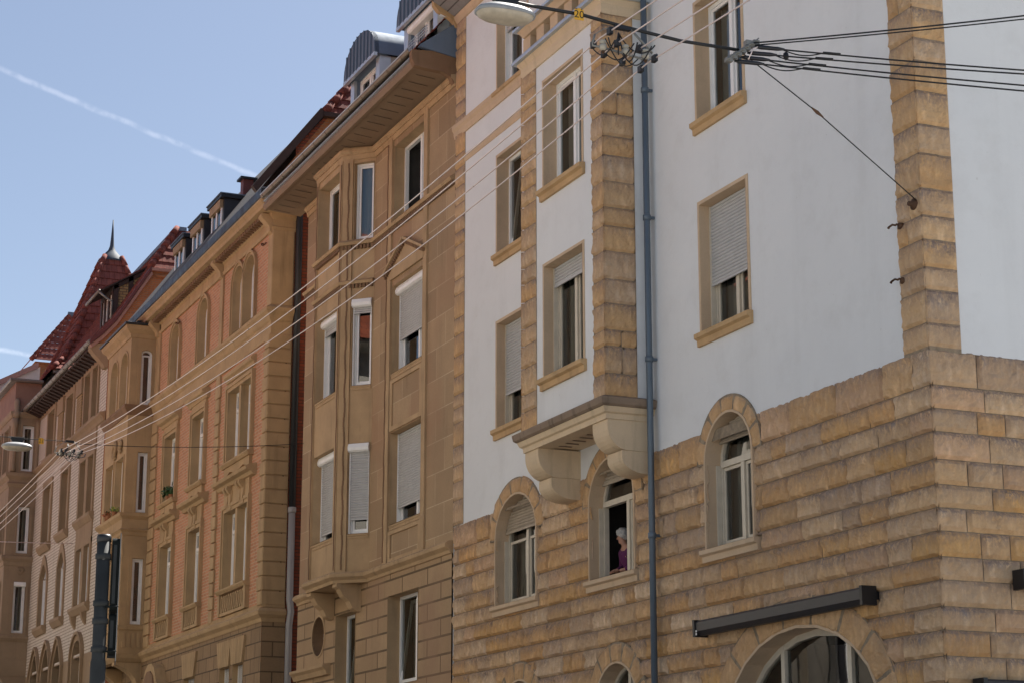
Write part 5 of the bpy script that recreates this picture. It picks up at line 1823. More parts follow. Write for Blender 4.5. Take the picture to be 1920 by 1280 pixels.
for k in range(18):
    s = V0 + k * 0.7
    p2 = [(0.63 + 0.112 * math.cos(t), 18.26 + 0.112 * math.sin(t)) for t in [math.pi + math.pi * j / 8 for j in range(9)]]
    w.profile(ST, s, s + 0.03, p2, 'gutter_grey')
w.build('gutter', B4)
rf = MB()
k4 = 1.42
RP = [(-0.66, 18.26), (-0.28, 18.60), (0.15, 19.10), (0.38, 19.47), (1.32, 21.04), (2.36, 22.74)]      # flared slope: distance behind the front, height
for i in range(5):
    (xa, za), (xb, zb) = RP[i], RP[i + 1]
    y0a, y0b = (V0 + 0.02, V0 + 0.02) if i < 4 else (V0 + 0.02, V0 + 0.78)
    rf.tiles(ST.p(V1 + 0.1, -xa, za), ST.p(y0a, -xa, za), ST.p(y0b, -xb, zb), ST.p(V1 + 0.1, -xb, zb), 'tile_red', course=0.3)
rf.tiles(ST.p(V0 - 0.08, -1.32, 21.02), ST.p(V0 - 0.08, -8.5, 21.02), ST.p(V0 + 0.78, -8.5, 22.74), ST.p(V0 + 0.78, -2.36, 22.74), 'tile_red')
rf.quad(ST.p(V0 + 0.78, -2.36, 22.75), ST.p(V1, -2.36, 22.75), ST.p(V1, -8.5, 22.75), ST.p(V0 + 0.78, -8.5, 22.75), 'zinc')
r4 = rf.build('roof', B4)
w = MB()
RB = RP[:5]
for i in range(4):
    (xa, za), (xb, zb) = RB[i], RB[i + 1]
    w.prism(S4, [(xa, za - 0.13), (xb, zb - 0.13), (xb, zb + 0.05), (xa, za + 0.05)], -0.03, 0.16, 'timber_red', back=True)
    w.prism(S4, [(xa + 0.06, za - 0.25), (xb + 0.06, zb - 0.25), (xb + 0.02, zb - 0.132), (xa + 0.02, za - 0.132)], -0.03, 0.10, 'pinkboard', back=True)
w.box(S4, 1.3, 8.0, -0.02, 0.14, 20.92, 21.02, 'pinkboard')
w.box(S4, 1.5, 8.0, -0.02, 0.07, 20.72, 20.80, 'brick_orange')
for i in range(6):                              # ridge tiles up the hip
    p = ST.p(V0 - 0.05, -1.30, 21.06).lerp(ST.p(V0 + 0.78, -2.36, 22.80), i / 6)
    p2 = ST.p(V0 - 0.05, -1.30, 21.06).lerp(ST.p(V0 + 0.78, -2.36, 22.80), (i + 1.12) / 6)
    w.tube([p, p2], 0.12, 'tile_red', 8, radii=[0.135, 0.105])
w.box(ST, V0 + 0.72, V1, -2.7, -2.3, 22.72, 22.86, 'zinc')
w.build('verge_board', r4)
# timbered dormer with brick cheek and lean-to roof
q = MB()
a0, a1 = 69.05, 71.0
F4 = -0.57
cheek = [(0.50, 19.35), (2.4, 21.95), (2.2, 21.98), (0.50, 20.88)]
q.prism(side(a0), [(-F4, 19.3), (2.6, 22.0), (2.1, 21.9), (-F4, 20.86)], -0.12, 0.0, 'brick_yellow')
d4 = q.build('dormer', B4)
q = MB()
q.prism(side(a1, D), [(-F4, 19.3), (2.6, 22.0), (2.1, 21.9), (-F4, 20.86)], -0.12, 0.0, 'brick_yellow', back=True)
q.build('cheek', d4)
q = MB()
sf = side(a0)
for pl in ([(-F4 - 0.02, 19.2), (-F4 + 0.14, 19.2), (-F4 + 0.14, 20.95), (-F4 - 0.02, 20.88)], [(1.06, 20.0), (1.22, 20.25), (1.22, 21.3), (1.06, 21.22)], [(0.5, 20.70), (2.2, 21.78), (2.2, 21.92), (0.5, 20.86)]):
    q.prism(sf, pl, -0.02, 0.05, 'timber_dark')
for s in (a0, a0 + 0.60, a0 + 1.25, a1 - 0.16):
    q.box(ST, s, s + 0.16, F4 - 0.05, F4 + 0.05, 19.1, 20.85, 'timber_dark')
q.box(ST, a0, a1, F4 - 0.05, F4 + 0.06, 20.66, 20.85, 'timber_dark')
q.box(ST, a0, a1, F4 - 0.05, F4 + 0.06, 19.1, 19.4, 'timber_dark')
q.build('timber_frame', d4)
for s in (a0 + 0.16, a0 + 0.76, a0 + 1.41):
    o = Op(s, s + (0.44 if s < a0 + 0.7 else 0.49 if s < a0 + 1 else 0.38), 19.4, 20.66)
    q = MB()
    q.ring(ST, o.c(0.07), o.c(), F4 - 0.06, F4 - 0.01, 'white')
    fo = q.build('window_frame', d4)
    q = MB()
    q.pane(ST, o.c(0.05), F4 - 0.05)
    q.build('pane', fo)
    q = MB()
    q.box(ST, o.s0, o.s1, F4 - 0.7, F4 - 0.06, o.z0, o.z1, 'room')
    q.build('room', fo)
q = MB()
for dz, mt in ((0.0, 'timber_dark'), (0.07, 'tile_red')):
    z0, z1 = 20.60 + dz * 0.7, 22.20 + dz * 0.7
    vs = [(0.05, z0), (2.6, z1), (2.6, z1 + 0.05), (0.05, z0 + 0.05)]
    q.prism(side(a0 - 0.12 + dz), vs, -(a1 - a0 + 0.24), 0.0, mt, back=True)
q.tube([ST.p(a0 - 0.12, -0.02, 20.62), ST.p(a1 + 0.12, -0.02, 20.62)], 0.055, 'gutter_grey', 8)
q.tube([ST.p(a0 - 0.08, -0.02, 20.58), ST.p(a0 - 0.07, -0.2, 20.45), ST.p(a0 - 0.06, F4 + 0.08, 20.28), ST.p(a0 - 0.06, F4 + 0.08, 19.2)], 0.04, 'steel', 8)
q.build('dormer_roof', d4)

# ================================================================== house with stone bay and red pyramid tower
W0 = 79.0
B5 = thing('tower_house', 'grey brown sandstone house with tall bay and steep red tiled tower with a spire', 'house', (14, 84, 0))
S5 = Fr((D - 1.05, W0, 0), (1, 0, 0), (0, -1, 0))
S5m = side(W0)
F5 = Fr((D - 1.05, 0, 0), (0, 1, 0), (-1, 0, 0))
sw = [Op(0.40, 0.86, 15.84, 17.66), Op(0.40, 0.86, 12.64, 14.46), Op(0.40, 0.86, 9.58, 11.55)]
fwin = [Op(79.5, 80.5, 15.84, 17.6), Op(81.2, 82.2, 15.84, 17.6), Op(79.5, 80.5, 12.64, 14.46), Op(81.2, 82.2, 12.64, 14.46), Op(79.5, 80.5, 9.58, 11.5), Op(81.2, 82.2, 9.58, 11.5)]
w = MB()
w.wall(S5, [(0, 8.0), (1.06, 8.0), (1.06, 18.2), (0, 18.2)], [o.c() for o in sw], 0.0, 'bstone5')
w.wall(F5, [(W0, 8.0), (82.8, 8.0), (82.8, 18.2), (W0, 18.2)], [o.c() for o in fwin], 0.0, 'bstone5')
w.quad((D, 82.8, 8), (D - 1.05, 82.8, 8), (D - 1.05, 82.8, 18.2), (D, 82.8, 18.2), 'bstone5')
w.quad((D, W0, 8), (D - 1.05, W0, 8), (D - 1.05, 82.8, 8), (D, 82.8, 8), 'bstone5')
w.quad((D, W0, 0), (D, 92, 0), (D, 92, 18.6), (D, W0, 18.6), 'bstone5')
w.quad((D, 92, 0), (D + 10, 92, 0), (D + 10, 92, 19.5), (D, 92, 18.6), 'bstone5')
w.quad((D + 10, W0, 0), (D + 10, 92, 0), (D + 10, 92, 19.5), (D + 10, W0, 19.5), 'bstone5')
w.build('stone_wall', B5)
w = MB()
w.quad((D, W0 + 0.02, 18.2), (D - 1.0, W0 + 0.02, 18.2), (D - 1.0, W0 + 0.02, 19.36), (D, W0 + 0.02, 19.36), 'stucco_pink')
w.quad((D - 1.0, W0 + 0.02, 18.2), (D - 1.0, 82.7, 18.2), (D - 1.0, 82.7, 19.36), (D - 1.0, W0 + 0.02, 19.36), 'stucco_pink')
w.quad((D - 1.0, 82.7, 19.36), (D - 1.0, W0, 19.36), (D, W0, 19.40), (D, 82.7, 19.40), 'zinc')
w.build('attic_wall', B5)
for o in sw:
    window(B5, S5, o, 0.12, 'white', mull=(), curtain='left', sur=0.09, sur_mat='bstone5', sur_d=0.04, reveal_mat='bstone5', room_depth=0.8, bar=0.06, box=(o is sw[2]))
for o in fwin:
    window(B5, F5, o, 0.25, 'white', mull=(0.5,), curtain=None, sur=0.08, sur_mat='bstone5', sur_d=0.05, reveal_mat='bstone5', room_depth=0.8, box=(o.z0 < 10))
p5 = [(D + 0.02, W0), (D - 1.05, W0), (D - 1.05, 82.8), (D + 0.02, 82.8)]
swp(B5, 'bay_moulding', p5, [(-0.1, 17.96), (0.03, 17.96), (0.10, 18.06), (0.12, 18.16), (-0.1, 18.22)], 'bstone5')
swp(B5, 'bay_moulding', p5, [(-0.1, 15.2), (0.02, 15.2), (0.10, 15.34), (0.02, 15.40), (0.02, 15.5), (0.16, 15.62), (0.18, 15.74), (-0.1, 15.80)], 'bstone5')
swp(B5, 'bay_moulding', p5, [(-0.1, 12.16), (0.03, 12.16), (0.05, 12.30), (0.14, 12.40), (0.14, 12.52), (-0.1, 12.58)], 'bstone5')
swp(B5, 'bay_moulding', p5, [(-0.1, 9.26), (0.03, 9.26), (0.12, 9.38), (0.12, 9.48), (-0.1, 9.54)], 'bstone5')
swp(B5, 'bay_moulding', p5, [(-0.1, 7.95), (0.0, 7.95), (0.04, 8.6), (-0.1, 8.62)], 'bstone5')
w = MB()
for s in (0.02, 0.92):
    w.lathe(S5.p(s + 0.08, 0.03, 0), [(0.10, 15.8), (0.12, 15.9), (0.09, 16.0), (0.085, 17.5), (0.12, 17.62), (0.13, 17.9)], 'bstone5', 12)
w.lathe(S5.p(0.12, 0.06, 0), [(0.09, 17.9), (0.14, 18.0), (0.14, 18.14), (0.10, 18.2), (0.12, 18.55), (0.05, 18.68)], 'bstone5', 12)
for k in range(3):
    pts = [S5.p(0.62 + (0.14 - 0.012 * j) * math.cos(j * 0.6 + k * 2.1), 0.02, 11.98 + (0.14 - 0.012 * j) * math.sin(j * 0.6 + k * 2.1)) for j in range(9)]
    w.tube(pts, 0.03, 'bstone5', 6)
w.profile(Fr((D, 0, 0), (0, 1, 0), (-1, 0, 0)), W0 + 0.02, 82.75, [(0.0, 6.6), (0.1, 6.8), (0.35, 7.2), (0.75, 7.6), (1.0, 7.96), (0.0, 7.96)], 'bstone5')
w.build('bay_carving', B5)
w = MB()
w.sweep(p5, [(-0.2, 19.365), (0.18, 19.35), (0.22, 19.40), (0.22, 19.47), (-0.2, 19.55)], 'gutter_grey')
w.build('gutter', B5)
# tower: brick drum, flared tiled pyramid, zinc cap and spike
tc = V((17.02, 81.55, 0))
hw = 2.55
q = MB()
tf = Fr((tc.x - hw + 0.25, tc.y - hw + 0.25, 0), (1, 0, 0), (0, -1, 0))
q.box(tf, 0, 2 * hw - 0.5, -(2 * hw - 0.5), 0.0, 17.5, 20.02, 'brick_orange')
tw = q.build('tower', B5)
q = MB()
q.box(tf, -0.30, 2 * hw - 0.2, -(2 * hw - 0.2), 0.30, 19.86, 20.0, 'gutter_grey')
q.build('tower_cornice', tw)
q = MB()
levels = [(hw + 0.12, 20.0), (hw - 0.38, 20.55), (hw - 0.92, 21.7), (0.36, 25.45)]
for (r0, za), (r1, zb) in zip(levels, levels[1:]):
    for k in range(4):
        c0, s0_ = [(1, -1), (1, 1), (-1, 1), (-1, -1)][k], [(1, 1), (-1, 1), (-1, -1), (1, -1)][k]
        el = tc + V((c0[0] * r0, c0[1] * r0, za))
        er = tc + V((s0_[0] * r0, s0_[1] * r0, za))
        rl = tc + V((c0[0] * r1, c0[1] * r1, zb))
        rr = tc + V((s0_[0] * r1, s0_[1] * r1, zb))
        q.tiles(el, er, rr, rl, 'tile_red', course=0.36, step=0.04, pitch=0.12, wave=0.008)
for cx, cy in ((1, -1), (1, 1), (-1, 1), (-1, -1)):
    for (r0, za), (r1, zb) in zip(levels, levels[1:]):
        a = tc + V((cx * r0, cy * r0, za + 0.05))
        b = tc + V((cx * r1, cy * r1, zb + 0.05))
        n = max(1, round((b - a).length / 0.42))
        for i in range(n):
            q.tube([a.lerp(b, i / n), a.lerp(b, (i + 1.1) / n)], 0.13, 'tile_red', 8, radii=[0.13, 0.10])
q.build('tower_roof', tw)
q = MB()
q.lathe((tc.x, tc.y, 25.35), [(0.56, 0.0), (0.54, 0.05), (0.42, 0.22), (0.27, 0.38), (0.15, 0.52), (0.09, 0.70), (0.07, 0.95), (0.045, 1.35), (0.02, 1.85)], 'spire', 14)
q.build('spire', tw)
q = MB()
q.quad((D - 0.3, 82.9, 18.6), (D - 0.3, 92, 18.6), (D + 3.2, 92, 22.2), (D + 3.2, 82.9, 22.2), 'slate')
q.quad((D + 3.2, W0, 21.0), (D + 3.2, 92, 22.2), (D + 10, 92, 21.0), (D + 10, W0, 19.5), 'slate')
q.quad((D - 0.1, W0 + 0.1, 19.4), (D - 0.1, 83, 19.4), (D + 0.9, 83, 20.6), (D + 0.9, W0 + 0.1, 20.6), 'slate')
q.prism(side(91.0), [(-1.6, 20.80), (1.9, 22.76), (1.9, 23.02), (-1.6, 21.06)], -0.2, 0.1, 'pinkboard', back=True)
q.poly([(D - 1.4, 91.02, 17.0), (D + 2.0, 91.02, 17.0), (D + 2.0, 91.02, 22.83), (D - 1.4, 91.02, 20.92)], 'facade_rose')
q.build('roof', B5)

# ================================================================== red roofed house further down the street
B6 = thing('distant_house', 'farthest house of the row, its small red hipped tile roof showing left of the tower', 'house', (17, 97, 0))
w = MB()
w.box(Fr((0, 0, 0), (0, 1, 0), (-1, 0, 0)), 92.4, 104, -26, -16.0, 0, 23.4, 'brick_orange')
w.build('brick_wall', B6)
q = MB()
c1 = V((15.75, 92.0, 23.4))
ap1, ap2 = V((17.62, 93.1, 25.93)), V((22.5, 93.2, 25.93))
q.tiles(c1, V((27, 92.0, 23.4)), ap2, ap1, 'tile_red', course=0.4)
q.tiles(V((15.75, 104, 23.4)), c1, ap1, V((17.78, 104, 26.2)), 'tile_red', course=0.4)
for i in range(9):
    q.tube([c1.lerp(ap1, i / 9), c1.lerp(ap1, (i + 1.1) / 9)], 0.12, 'tile_red', 8, radii=[0.125, 0.095])
r6 = q.build('roof', B6)
q = MB()
q.tube([ap1 - V((0.1, 0, 0)), ap2], 0.14, 'zinc', 8)
q.build('ridge_cap', r6)

# ================================================================== the other side of the street: reflected in the panes, throws light on the shaded fronts
opp = [('cream_house', 'cream rendered house across the street, sun on its front', 26.0, 44.5, 15.5, 'facade_cream'),
       ('buff_house', 'buff rendered house across the street, beyond the cream one', 45.0, 66.0, 16.5, 'facade_buff'),
       ('rose_house', 'rose rendered house at the far end across the street', 66.5, 100.0, 15.0, 'facade_rose')]
OF = Fr((1.2, 0, 0), (0, 1, 0), (1, 0, 0))
for nm, lab, y0, y1, h, mt in opp:
    b = thing(nm, lab, 'house', (-4, (y0 + y1) / 2, 0))
    w = MB()
    ops = []
    n = int((y1 - y0) / 3.0)
    for fl in range(4):
        for k in range(n):
            s = y0 + (y1 - y0) * (k + 0.5) / n
            ops.append(Op(s - 0.6, s + 0.6, 1.6 + fl * 3.5, 3.5 + fl * 3.5))
    w.wall(OF, [(y0, 0), (y1, 0), (y1, h), (y0, h)], [o.c() for o in ops], 0.0, mt)
    for o in ops:
        w.reveal(OF, o.c(), 0.0, -0.2, mt)
    w.wall(OF, [(y0, 0), (y1, 0), (y1, 7.4), (y0, 7.4)], [o.c() for o in ops if o.z1 < 7.3], 0.05, 'reflection_plinth')  # added dark band that dulls reflections in the windows opposite
    w.quad((1.2, y0, 0), (-10, y0, 0), (-10, y0, h), (1.2, y0, h), mt)
    w.quad((1.2, y1, 0), (-10, y1, 0), (-10, y1, h), (1.2, y1, h), mt)
    w.quad((-10, y0, 0), (-10, y1, 0), (-10, y1, h), (-10, y0, h), mt)
    w.profile(OF, y0, y1, [(0, h - 0.3), (0.5, h - 0.1), (0.5, h), (0, h)], mt)
    w.build('wall', b)
    q = MB()
    for o in ops:
        q.ring(OF, o.c(0.08), o.c(), -0.24, -0.18, 'white')
        m = (o.s0 + o.s1) / 2
        q.box(OF, m - 0.04, m + 0.04, -0.24, -0.18, o.z0 + 0.08, o.z1 - 0.08, 'white')
        q.poly([OF.p(a, -0.22, z) for a, z in o.c(0.06)], 'charcoal')
    q.build('window', b)['kind'] = 'stuff'
    q = MB()
    q.quad((1.8, y0 - 0.1, h), (1.8, y1 + 0.1, h), (-4.4, y1 + 0.1, h + 5), (-4.4, y0 - 0.1, h + 5), 'tile_orange')
    q.quad((-4.4, y0, h + 5), (-4.4, y1, h + 5), (-10.3, y1, h), (-10.3, y0, h), 'tile_orange')
    q.poly([(1.2, y0, h), (-10, y0, h), (-4.4, y0, h + 4.9)], mt)
    q.build('roof', b)

# ================================================================== overhead lines


def sag(a, b, s, n=24, up=0.0):
    a, b = V(a), V(b)
    return [a.lerp(b, k / n) - V((0, 0, 4 * s * (k / n) * (1 - k / n))) for k in range(n + 1)]


def line(name, label, cat, pts, r, mat, group=None, n=7):
    q = MB()
    q.tube(pts, r, mat, n)
    return tag(q.build(name), label, cat, group)


J1, J2 = 19.0, 45.6
jx1 = [9.30, 9.42, 9.66, 9.88]
jx2 = [8.56, 8.66, 8.84, 9.03]
jz1 = [10.43, 10.33, 10.28, 10.22]
jz2 = [10.38, 10.34, 10.34, 10.36]
wlab = ['uppermost of the four bright wires that run along the street', 'second from the top of the four bright wires along the street',
        'third from the top of the four bright wires along the street', 'lowest of the four bright wires that run along the street']
for k in range(4):
    near = V((jx1[k] + 0.55, -8.0, 10.75 - 0.1 * k))
    far = V((jx2[k] - 1.05, 98.0, 11.1))
    pts = sag(near, (jx1[k], J1, jz1[k]), 0.42, 16)[:-1] + sag((jx1[k], J1, jz1[k]), (jx2[k], J2, jz2[k]), 0.40 + 0.05 * k, 26)[:-1] + sag((jx2[k], J2, jz2[k]), far, 1.0, 24)
    line('power_wire', wlab[k], 'wire', pts, 0.009, 'copper_wire', 'bright wires along the street')


def span_bracket(y, xs, zc, ztop, label):
    """hanging bar with porcelain insulators that carries the four wires on a span cable"""
    t = thing('insulator_bracket', label, 'bracket', (sum(xs) / 4, y, zc), 'insulator brackets on the span cables')
    f = Fr((0, y, 0), (1, 0, 0), (0, -1, 0))
    x0, x1 = xs[0] - 0.06, xs[3] + 0.06
    m = (x0 + x1) / 2
    q = MB()
    q.tube([(x0 - 0.02, y, zc + 0.09)] + [(x0 - 0.05 * math.sin(k * 0.6), y, zc + 0.09 - 0.045 * k) for k in range(1, 4)] + [(x0 + 0.08, y, zc - 0.05), (x1 - 0.06, y, zc - 0.115), (x1 + 0.03, y, zc - 0.09), (x1 + 0.055, y, zc - 0.02)], 0.013, 'steel', 7)
    q.tube([(x0 - 0.02, y, zc + 0.09), (x0 + 0.10, y, zc + 0.18), (m - 0.02, y, ztop - 0.01)], 0.006, 'steel', 6)
    q.tube([(x1 + 0.0, y, zc - 0.02), (m + 0.08, y, ztop - 0.02)], 0.013, 'steel', 6)
    q.box(f, m - 0.12, m + 0.07, -0.03, 0.03, ztop - 0.04, ztop + 0.005, 'black')
    q.build('hanger', t)
    for k, x in enumerate((xs[0] + 0.02, xs[2] - 0.06, xs[3] - 0.03)):
        q = MB()
        q.lathe((x, y, zc - 0.06 - 0.012 * k), [(0.02, -0.025), (0.042, 0.0), (0.047, 0.015), (0.042, 0.042), (0.026, 0.05), (0.026, 0.062), (0.040, 0.066), (0.040, 0.088), (0.024, 0.10)], 'porcelain', 14)
        io = q.build('insulator', t)
        q = MB()
        q.lathe((x, y, zc - 0.06 - 0.012 * k), [(0.012, -0.06), (0.02, -0.04), (0.026, -0.032)], 'rust', 8)
        q.build('pin', io)
    for k, x in enumerate(xs):
        q = MB()
        for dy in ((-0.16, 0.18) if k % 2 else (0.2, -0.22)):
            q.box(Fr((x, y + dy, 0), (1, 0, 0), (0, -1, 0)), -0.022, 0.022, -0.04, 0.04, jz1[k] - 0.05 if y < 30 else zc - 0.06, jz1[k] + 0.025 if y < 30 else zc + 0.02, 'black')
        q.build('clamp', t)
    q = MB()
    for k in range(4):                          # slack jumper loops
        a, b = V((xs[k], y - 0.18, zc + 0.0)), V((m - 0.05, y + 0.05, ztop - 0.06))
        dip = 0.16 + 0.06 * (k % 3)
        pts = [a.lerp(b, j / 10) - V((0, 0, dip * math.sin(math.pi * j / 10) ** 0.8)) for j in range(11)]
        q.tube(pts, 0.0085, 'cable', 6)
        a2, b2 = V((xs[k], y + 0.2, zc)), V((xs[(k + 1) % 4], y - 0.1, zc + 0.02))
        q.tube([a2.lerp(b2, j / 10) - V((0, 0, (0.12 + 0.03 * k) * math.sin(math.pi * j / 10))) for j in range(11)], 0.0075, 'cable', 6)
    q.build('jumper_loop', t)
    return t


span_bracket(J1, jx1, 10.36, 10.60, 'wire bracket with porcelain insulators in front of the bay quoins')
span_bracket(J2, jx2, 10.38, 10.64, 'small far wire bracket in front of the pale brick house')

# span cables
P1 = V((11.05, J1, 10.56))
line('span_cable', 'black span cable from the cable joint past the number 20 sign to the near lamp', 'cable',
     sag((-6, J1, 11.9), (8.45, J1, 10.66), 0.15, 14)[:-1] + [V((8.45, J1, 10.66)), V((9.05, J1, 10.66)), V((9.6, J1, 10.60)), V((10.3, J1, 10.55)), P1], 0.02, 'cable')
line('span_cable', 'thin far span cable past the number 21 sign to the sandstone house', 'cable',
     sag((-6, J2, 11.4), (7.65, J2, 10.60), 0.1, 10)[:-1] + [V((7.65, J2, 10.60)), V((8.6, J2, 10.62)), V((9.0, J2, 10.58))] + sag((9.0, J2, 10.58), (14.0, 44.60, 10.80), 0.08, 10)[1:], 0.008, 'cable')
line('span_cable', 'pale span wire anchored in the pale brick house front', 'cable', sag((-6, 71.2, 12.6), (14.0, 71.17, 12.0), 0.35, 20), 0.013, 'copper_wire')
line('guy_wire', 'thin stay with a turnbuckle from the cable joint down to the corner pillar', 'wire', [P1, V((12.17, 19.2, 10.06)), V((13.96, 19.80, 9.36))], 0.0075, 'cable')
q = MB()
for a, b in (((12.12, 19.19, 10.085), (12.30, 19.225, 10.0)),):
    q.tube([a, V(a).lerp(V(b), 0.5), b], 0.02, 'rust', 8, radii=[0.008, 0.022, 0.008])
tag(q.build('turnbuckle'), 'turnbuckle halfway along the stay in front of the white wall', 'turnbuckle')

# service cables to the right
ends = [(13.53, 17.0, 10.62), (13.53, 17.0, 10.58), (13.49, 17.0, 9.97), (13.48, 17.0, 9.925), (13.47, 17.0, 9.79), (13.47, 17.0, 9.725)]
starts = [P1 + V((0.12, 0, 0.10)), P1 + V((0.16, 0, 0.08)), P1 + V((0.24, -0.06, 0.05)), P1 + V((0.16, -0.02, -0.02)), P1 + V((0.08, 0.0, -0.08)), P1 + V((0.0, 0.0, -0.14))]
clab = ['upper cable of the rising pair to the right of the cable joint', 'lower cable of the rising pair to the right of the cable joint',
        'top one of the four cables falling right from the cable joint', 'second of the four cables falling right from the cable joint',
        'third of the four cables falling right from the cable joint', 'bottom one of the four cables falling right from the cable joint']
for k in range(6):
    a, b = V(starts[k]), V(ends[k])
    c = a + (b - a) * 3.2
    pts = sag(a, b, 0.012, 10)[:-1] + [b, c]
    line('service_cable', clab[k], 'cable', pts, 0.0095 if k != 1 else 0.008, 'cable', 'black service cables')
t = thing('cable_joint', 'cluster of clamps and sleeves where the black cables meet before the white wall', 'cable joint', tuple(P1))
q = MB()
fj = Fr((0, P1.y, 0), (1, 0, 0), (0, -1, 0))
for i in range(7):
    x, z = P1.x - 0.17 + 0.06 * i, P1.z - 0.17 + 0.045 * i
    q.box(fj, x, x + 0.075, -0.035, 0.035, z, z + 0.05, 'steel')
    q.tube([(x + 0.03, P1.y - 0.06, z + 0.03), (x + 0.03, P1.y + 0.06, z + 0.03)], 0.014, 'steel', 7)
    q.tube([(x - 0.02, P1.y - 0.04, z), (x + 0.06, P1.y - 0.04, z + 0.07)], 0.009, 'steel', 6)
q.box(fj, P1.x + 0.09, P1.x + 0.23, -0.04, 0.04, P1.z + 0.07, P1.z + 0.13, 'steel')
q.build('clamp', t)
for k in range(2, 6):
    q = MB()
    a, b = V(starts[k]), V(ends[k])
    u = (b - a).normalized()
    q.tube([a - u * 0.05, a + u * 0.02, a + u * 0.22, a + u * 0.30], 0.02, 'charcoal', 9, radii=[0.012, 0.026, 0.024, 0.012])
    q.build('sleeve', t)
q = MB()
for k in range(2, 6):
    a, b = V(starts[k]), V(ends[k])
    u = (b - a).normalized()
    pts = [a + u * (0.26 + 0.5 * j / 12) + V((0, 0, -0.055 * math.sin(math.pi * j / 12))) for j in range(13)]
    q.tube(pts, 0.0075, 'cable', 6)
    q.tube([a + u * 0.75, a + u * 0.95], 0.016, 'cable', 7)
a = V(starts[4])
q.tube([a + V((0.02, -0.05, -0.04)), a + V((0.08, -0.06, 0.1)), a + V((0.2, -0.06, 0.16)), a + V((0.5, -0.12, 0.13))], 0.009, 'copper_wire', 6)
q.lathe((11.62, 18.9, 10.54), [(0.01, -0.05), (0.03, -0.03), (0.034, 0.0), (0.03, 0.03), (0.01, 0.05)], 'cable', 10)
q.box(Fr((0, 18.9, 0), (1, 0, 0), (0, -1, 0)), 11.53, 11.545, -0.01, 0.01, 10.45, 10.56, 'white')
q.build('jumper_loop', t)


def sign(y, x, z, txt, label):
    t = thing('number_sign', label, 'sign', (x, y, z), 'numbered yellow signs on the span cables')
    f = Fr((x, y - 0.045, z), (1, 0, 0), (0, -1, 0))
    q = MB()
    q.prism(f, [(-0.052, -0.075), (0.052, -0.075), (0.056, -0.07), (0.056, 0.045), (0.05, 0.052), (0.022, 0.052), (0.018, 0.066), (-0.018, 0.066), (-0.022, 0.052), (-0.05, 0.052), (-0.056, 0.045), (-0.056, -0.07)], -0.006, 0.0, 'sign_yellow', back=True)
    po = q.build('plate', t)
    cu = bpy.data.curves.new('lettering', 'FONT')
    cu.body = txt
    cu.size = 0.125
    cu.align_x, cu.align_y = 'CENTER', 'CENTER'
    cu.extrude = 0.0006
    o = bpy.data.objects.new('lettering', cu)
    COL.objects.link(o)
    dg = bpy.context.evaluated_depsgraph_get()
    me = bpy.data.meshes.new_from_object(o.evaluated_get(dg))
    bpy.data.objects.remove(o)
    rot = Matrix.Rotation(math.pi / 2, 4, 'X')
    me.transform(Matrix.Translation((0, -0.0462, -0.012)) @ rot)
    me.materials.clear()
    me.materials.append(M['ink'])
    lo = bpy.data.objects.new('lettering', me)
    COL.objects.link(lo)
    lo.parent = po
    q = MB()
    q.tube([(x - 0.03, y - 0.05, z + 0.05), (x - 0.03, y, z + 0.075), (x + 0.03, y, z + 0.075), (x + 0.03, y - 0.05, z + 0.05)], 0.006, 'rust', 6)
    q.build('clip', po)
    return t


sign(J1, 9.01, 10.645, '20', 'yellow sign reading 20 on the near span cable beside the bay parapet')
sign(J2, 8.125, 10.58, '21', 'yellow sign reading 21 on the far span cable beside the far lamp')


def lamp(x, y, z, label):
    """flat suspended street lamp: domed shell, pale cover below, hanger clamp on the span cable"""
    t = thing('street_lamp', label, 'street lamp', (x, y, z), 'street lamps on the span cables')
    N = 28
    sx, sy = 0.345, 0.19

    def ringp(r, dz, ex=2.6):
        out = []
        for k in range(N):
            a = 2 * math.pi * k / N
            ca, sa = math.cos(a), math.sin(a)
            out.append(V((x + sx * r * math.copysign(abs(ca) ** (2 / ex), ca), y + sy * r * math.copysign(abs(sa) ** (2 / ex), sa), z + dz)))
        return out

    def loft(q, rows, mat, cap0=False, cap1=False):
        vs = [p for rw in rows for p in rw]
        fs = [(i * N + k, i * N + (k + 1) % N, (i + 1) * N + (k + 1) % N, (i + 1) * N + k) for i in range(len(rows) - 1) for k in range(N)]
        if cap0:
            fs.append(tuple(range(N - 1, -1, -1)))
        if cap1:
            fs.append(tuple(range(len(vs) - N, len(vs))))
        q.add(vs, fs, mat, True)
    q = MB()
    loft(q, [ringp(0.95, -0.03), ringp(1.0, -0.025), ringp(1.0, 0.0), ringp(0.93, 0.03), ringp(0.7, 0.065), ringp(0.4, 0.085), ringp(0.1, 0.09)], 'lamp_grey', False, True)
    so = q.build('shell', t)
    q = MB()
    loft(q, [ringp(0.945, -0.026), ringp(0.90, -0.055), ringp(0.74, -0.085), ringp(0.4, -0.10), ringp(0.1, -0.103)], 'lamp_cover', False, True)
    q.build('cover', so)
    q = MB()
    f = Fr((x, y, z), (1, 0, 0), (0, -1, 0))
    q.prism(f, [(-0.10, 0.08), (0.10, 0.08), (0.16, 0.17), (0.13, 0.20), (-0.13, 0.20), (-0.16, 0.17)], -0.035, 0.035, 'black', back=True)
    q.box(f, -0.2, 0.16, -0.02, 0.02, 0.185, 0.215, 'steel')
    q.build('hanger', t)
    return t


lamp(8.135, J1, 10.52, 'large flat street lamp hanging in front of the white house at the top')
lamp(7.60, J2, 10.42, 'small far street lamp hanging by the stone bay at the left edge')

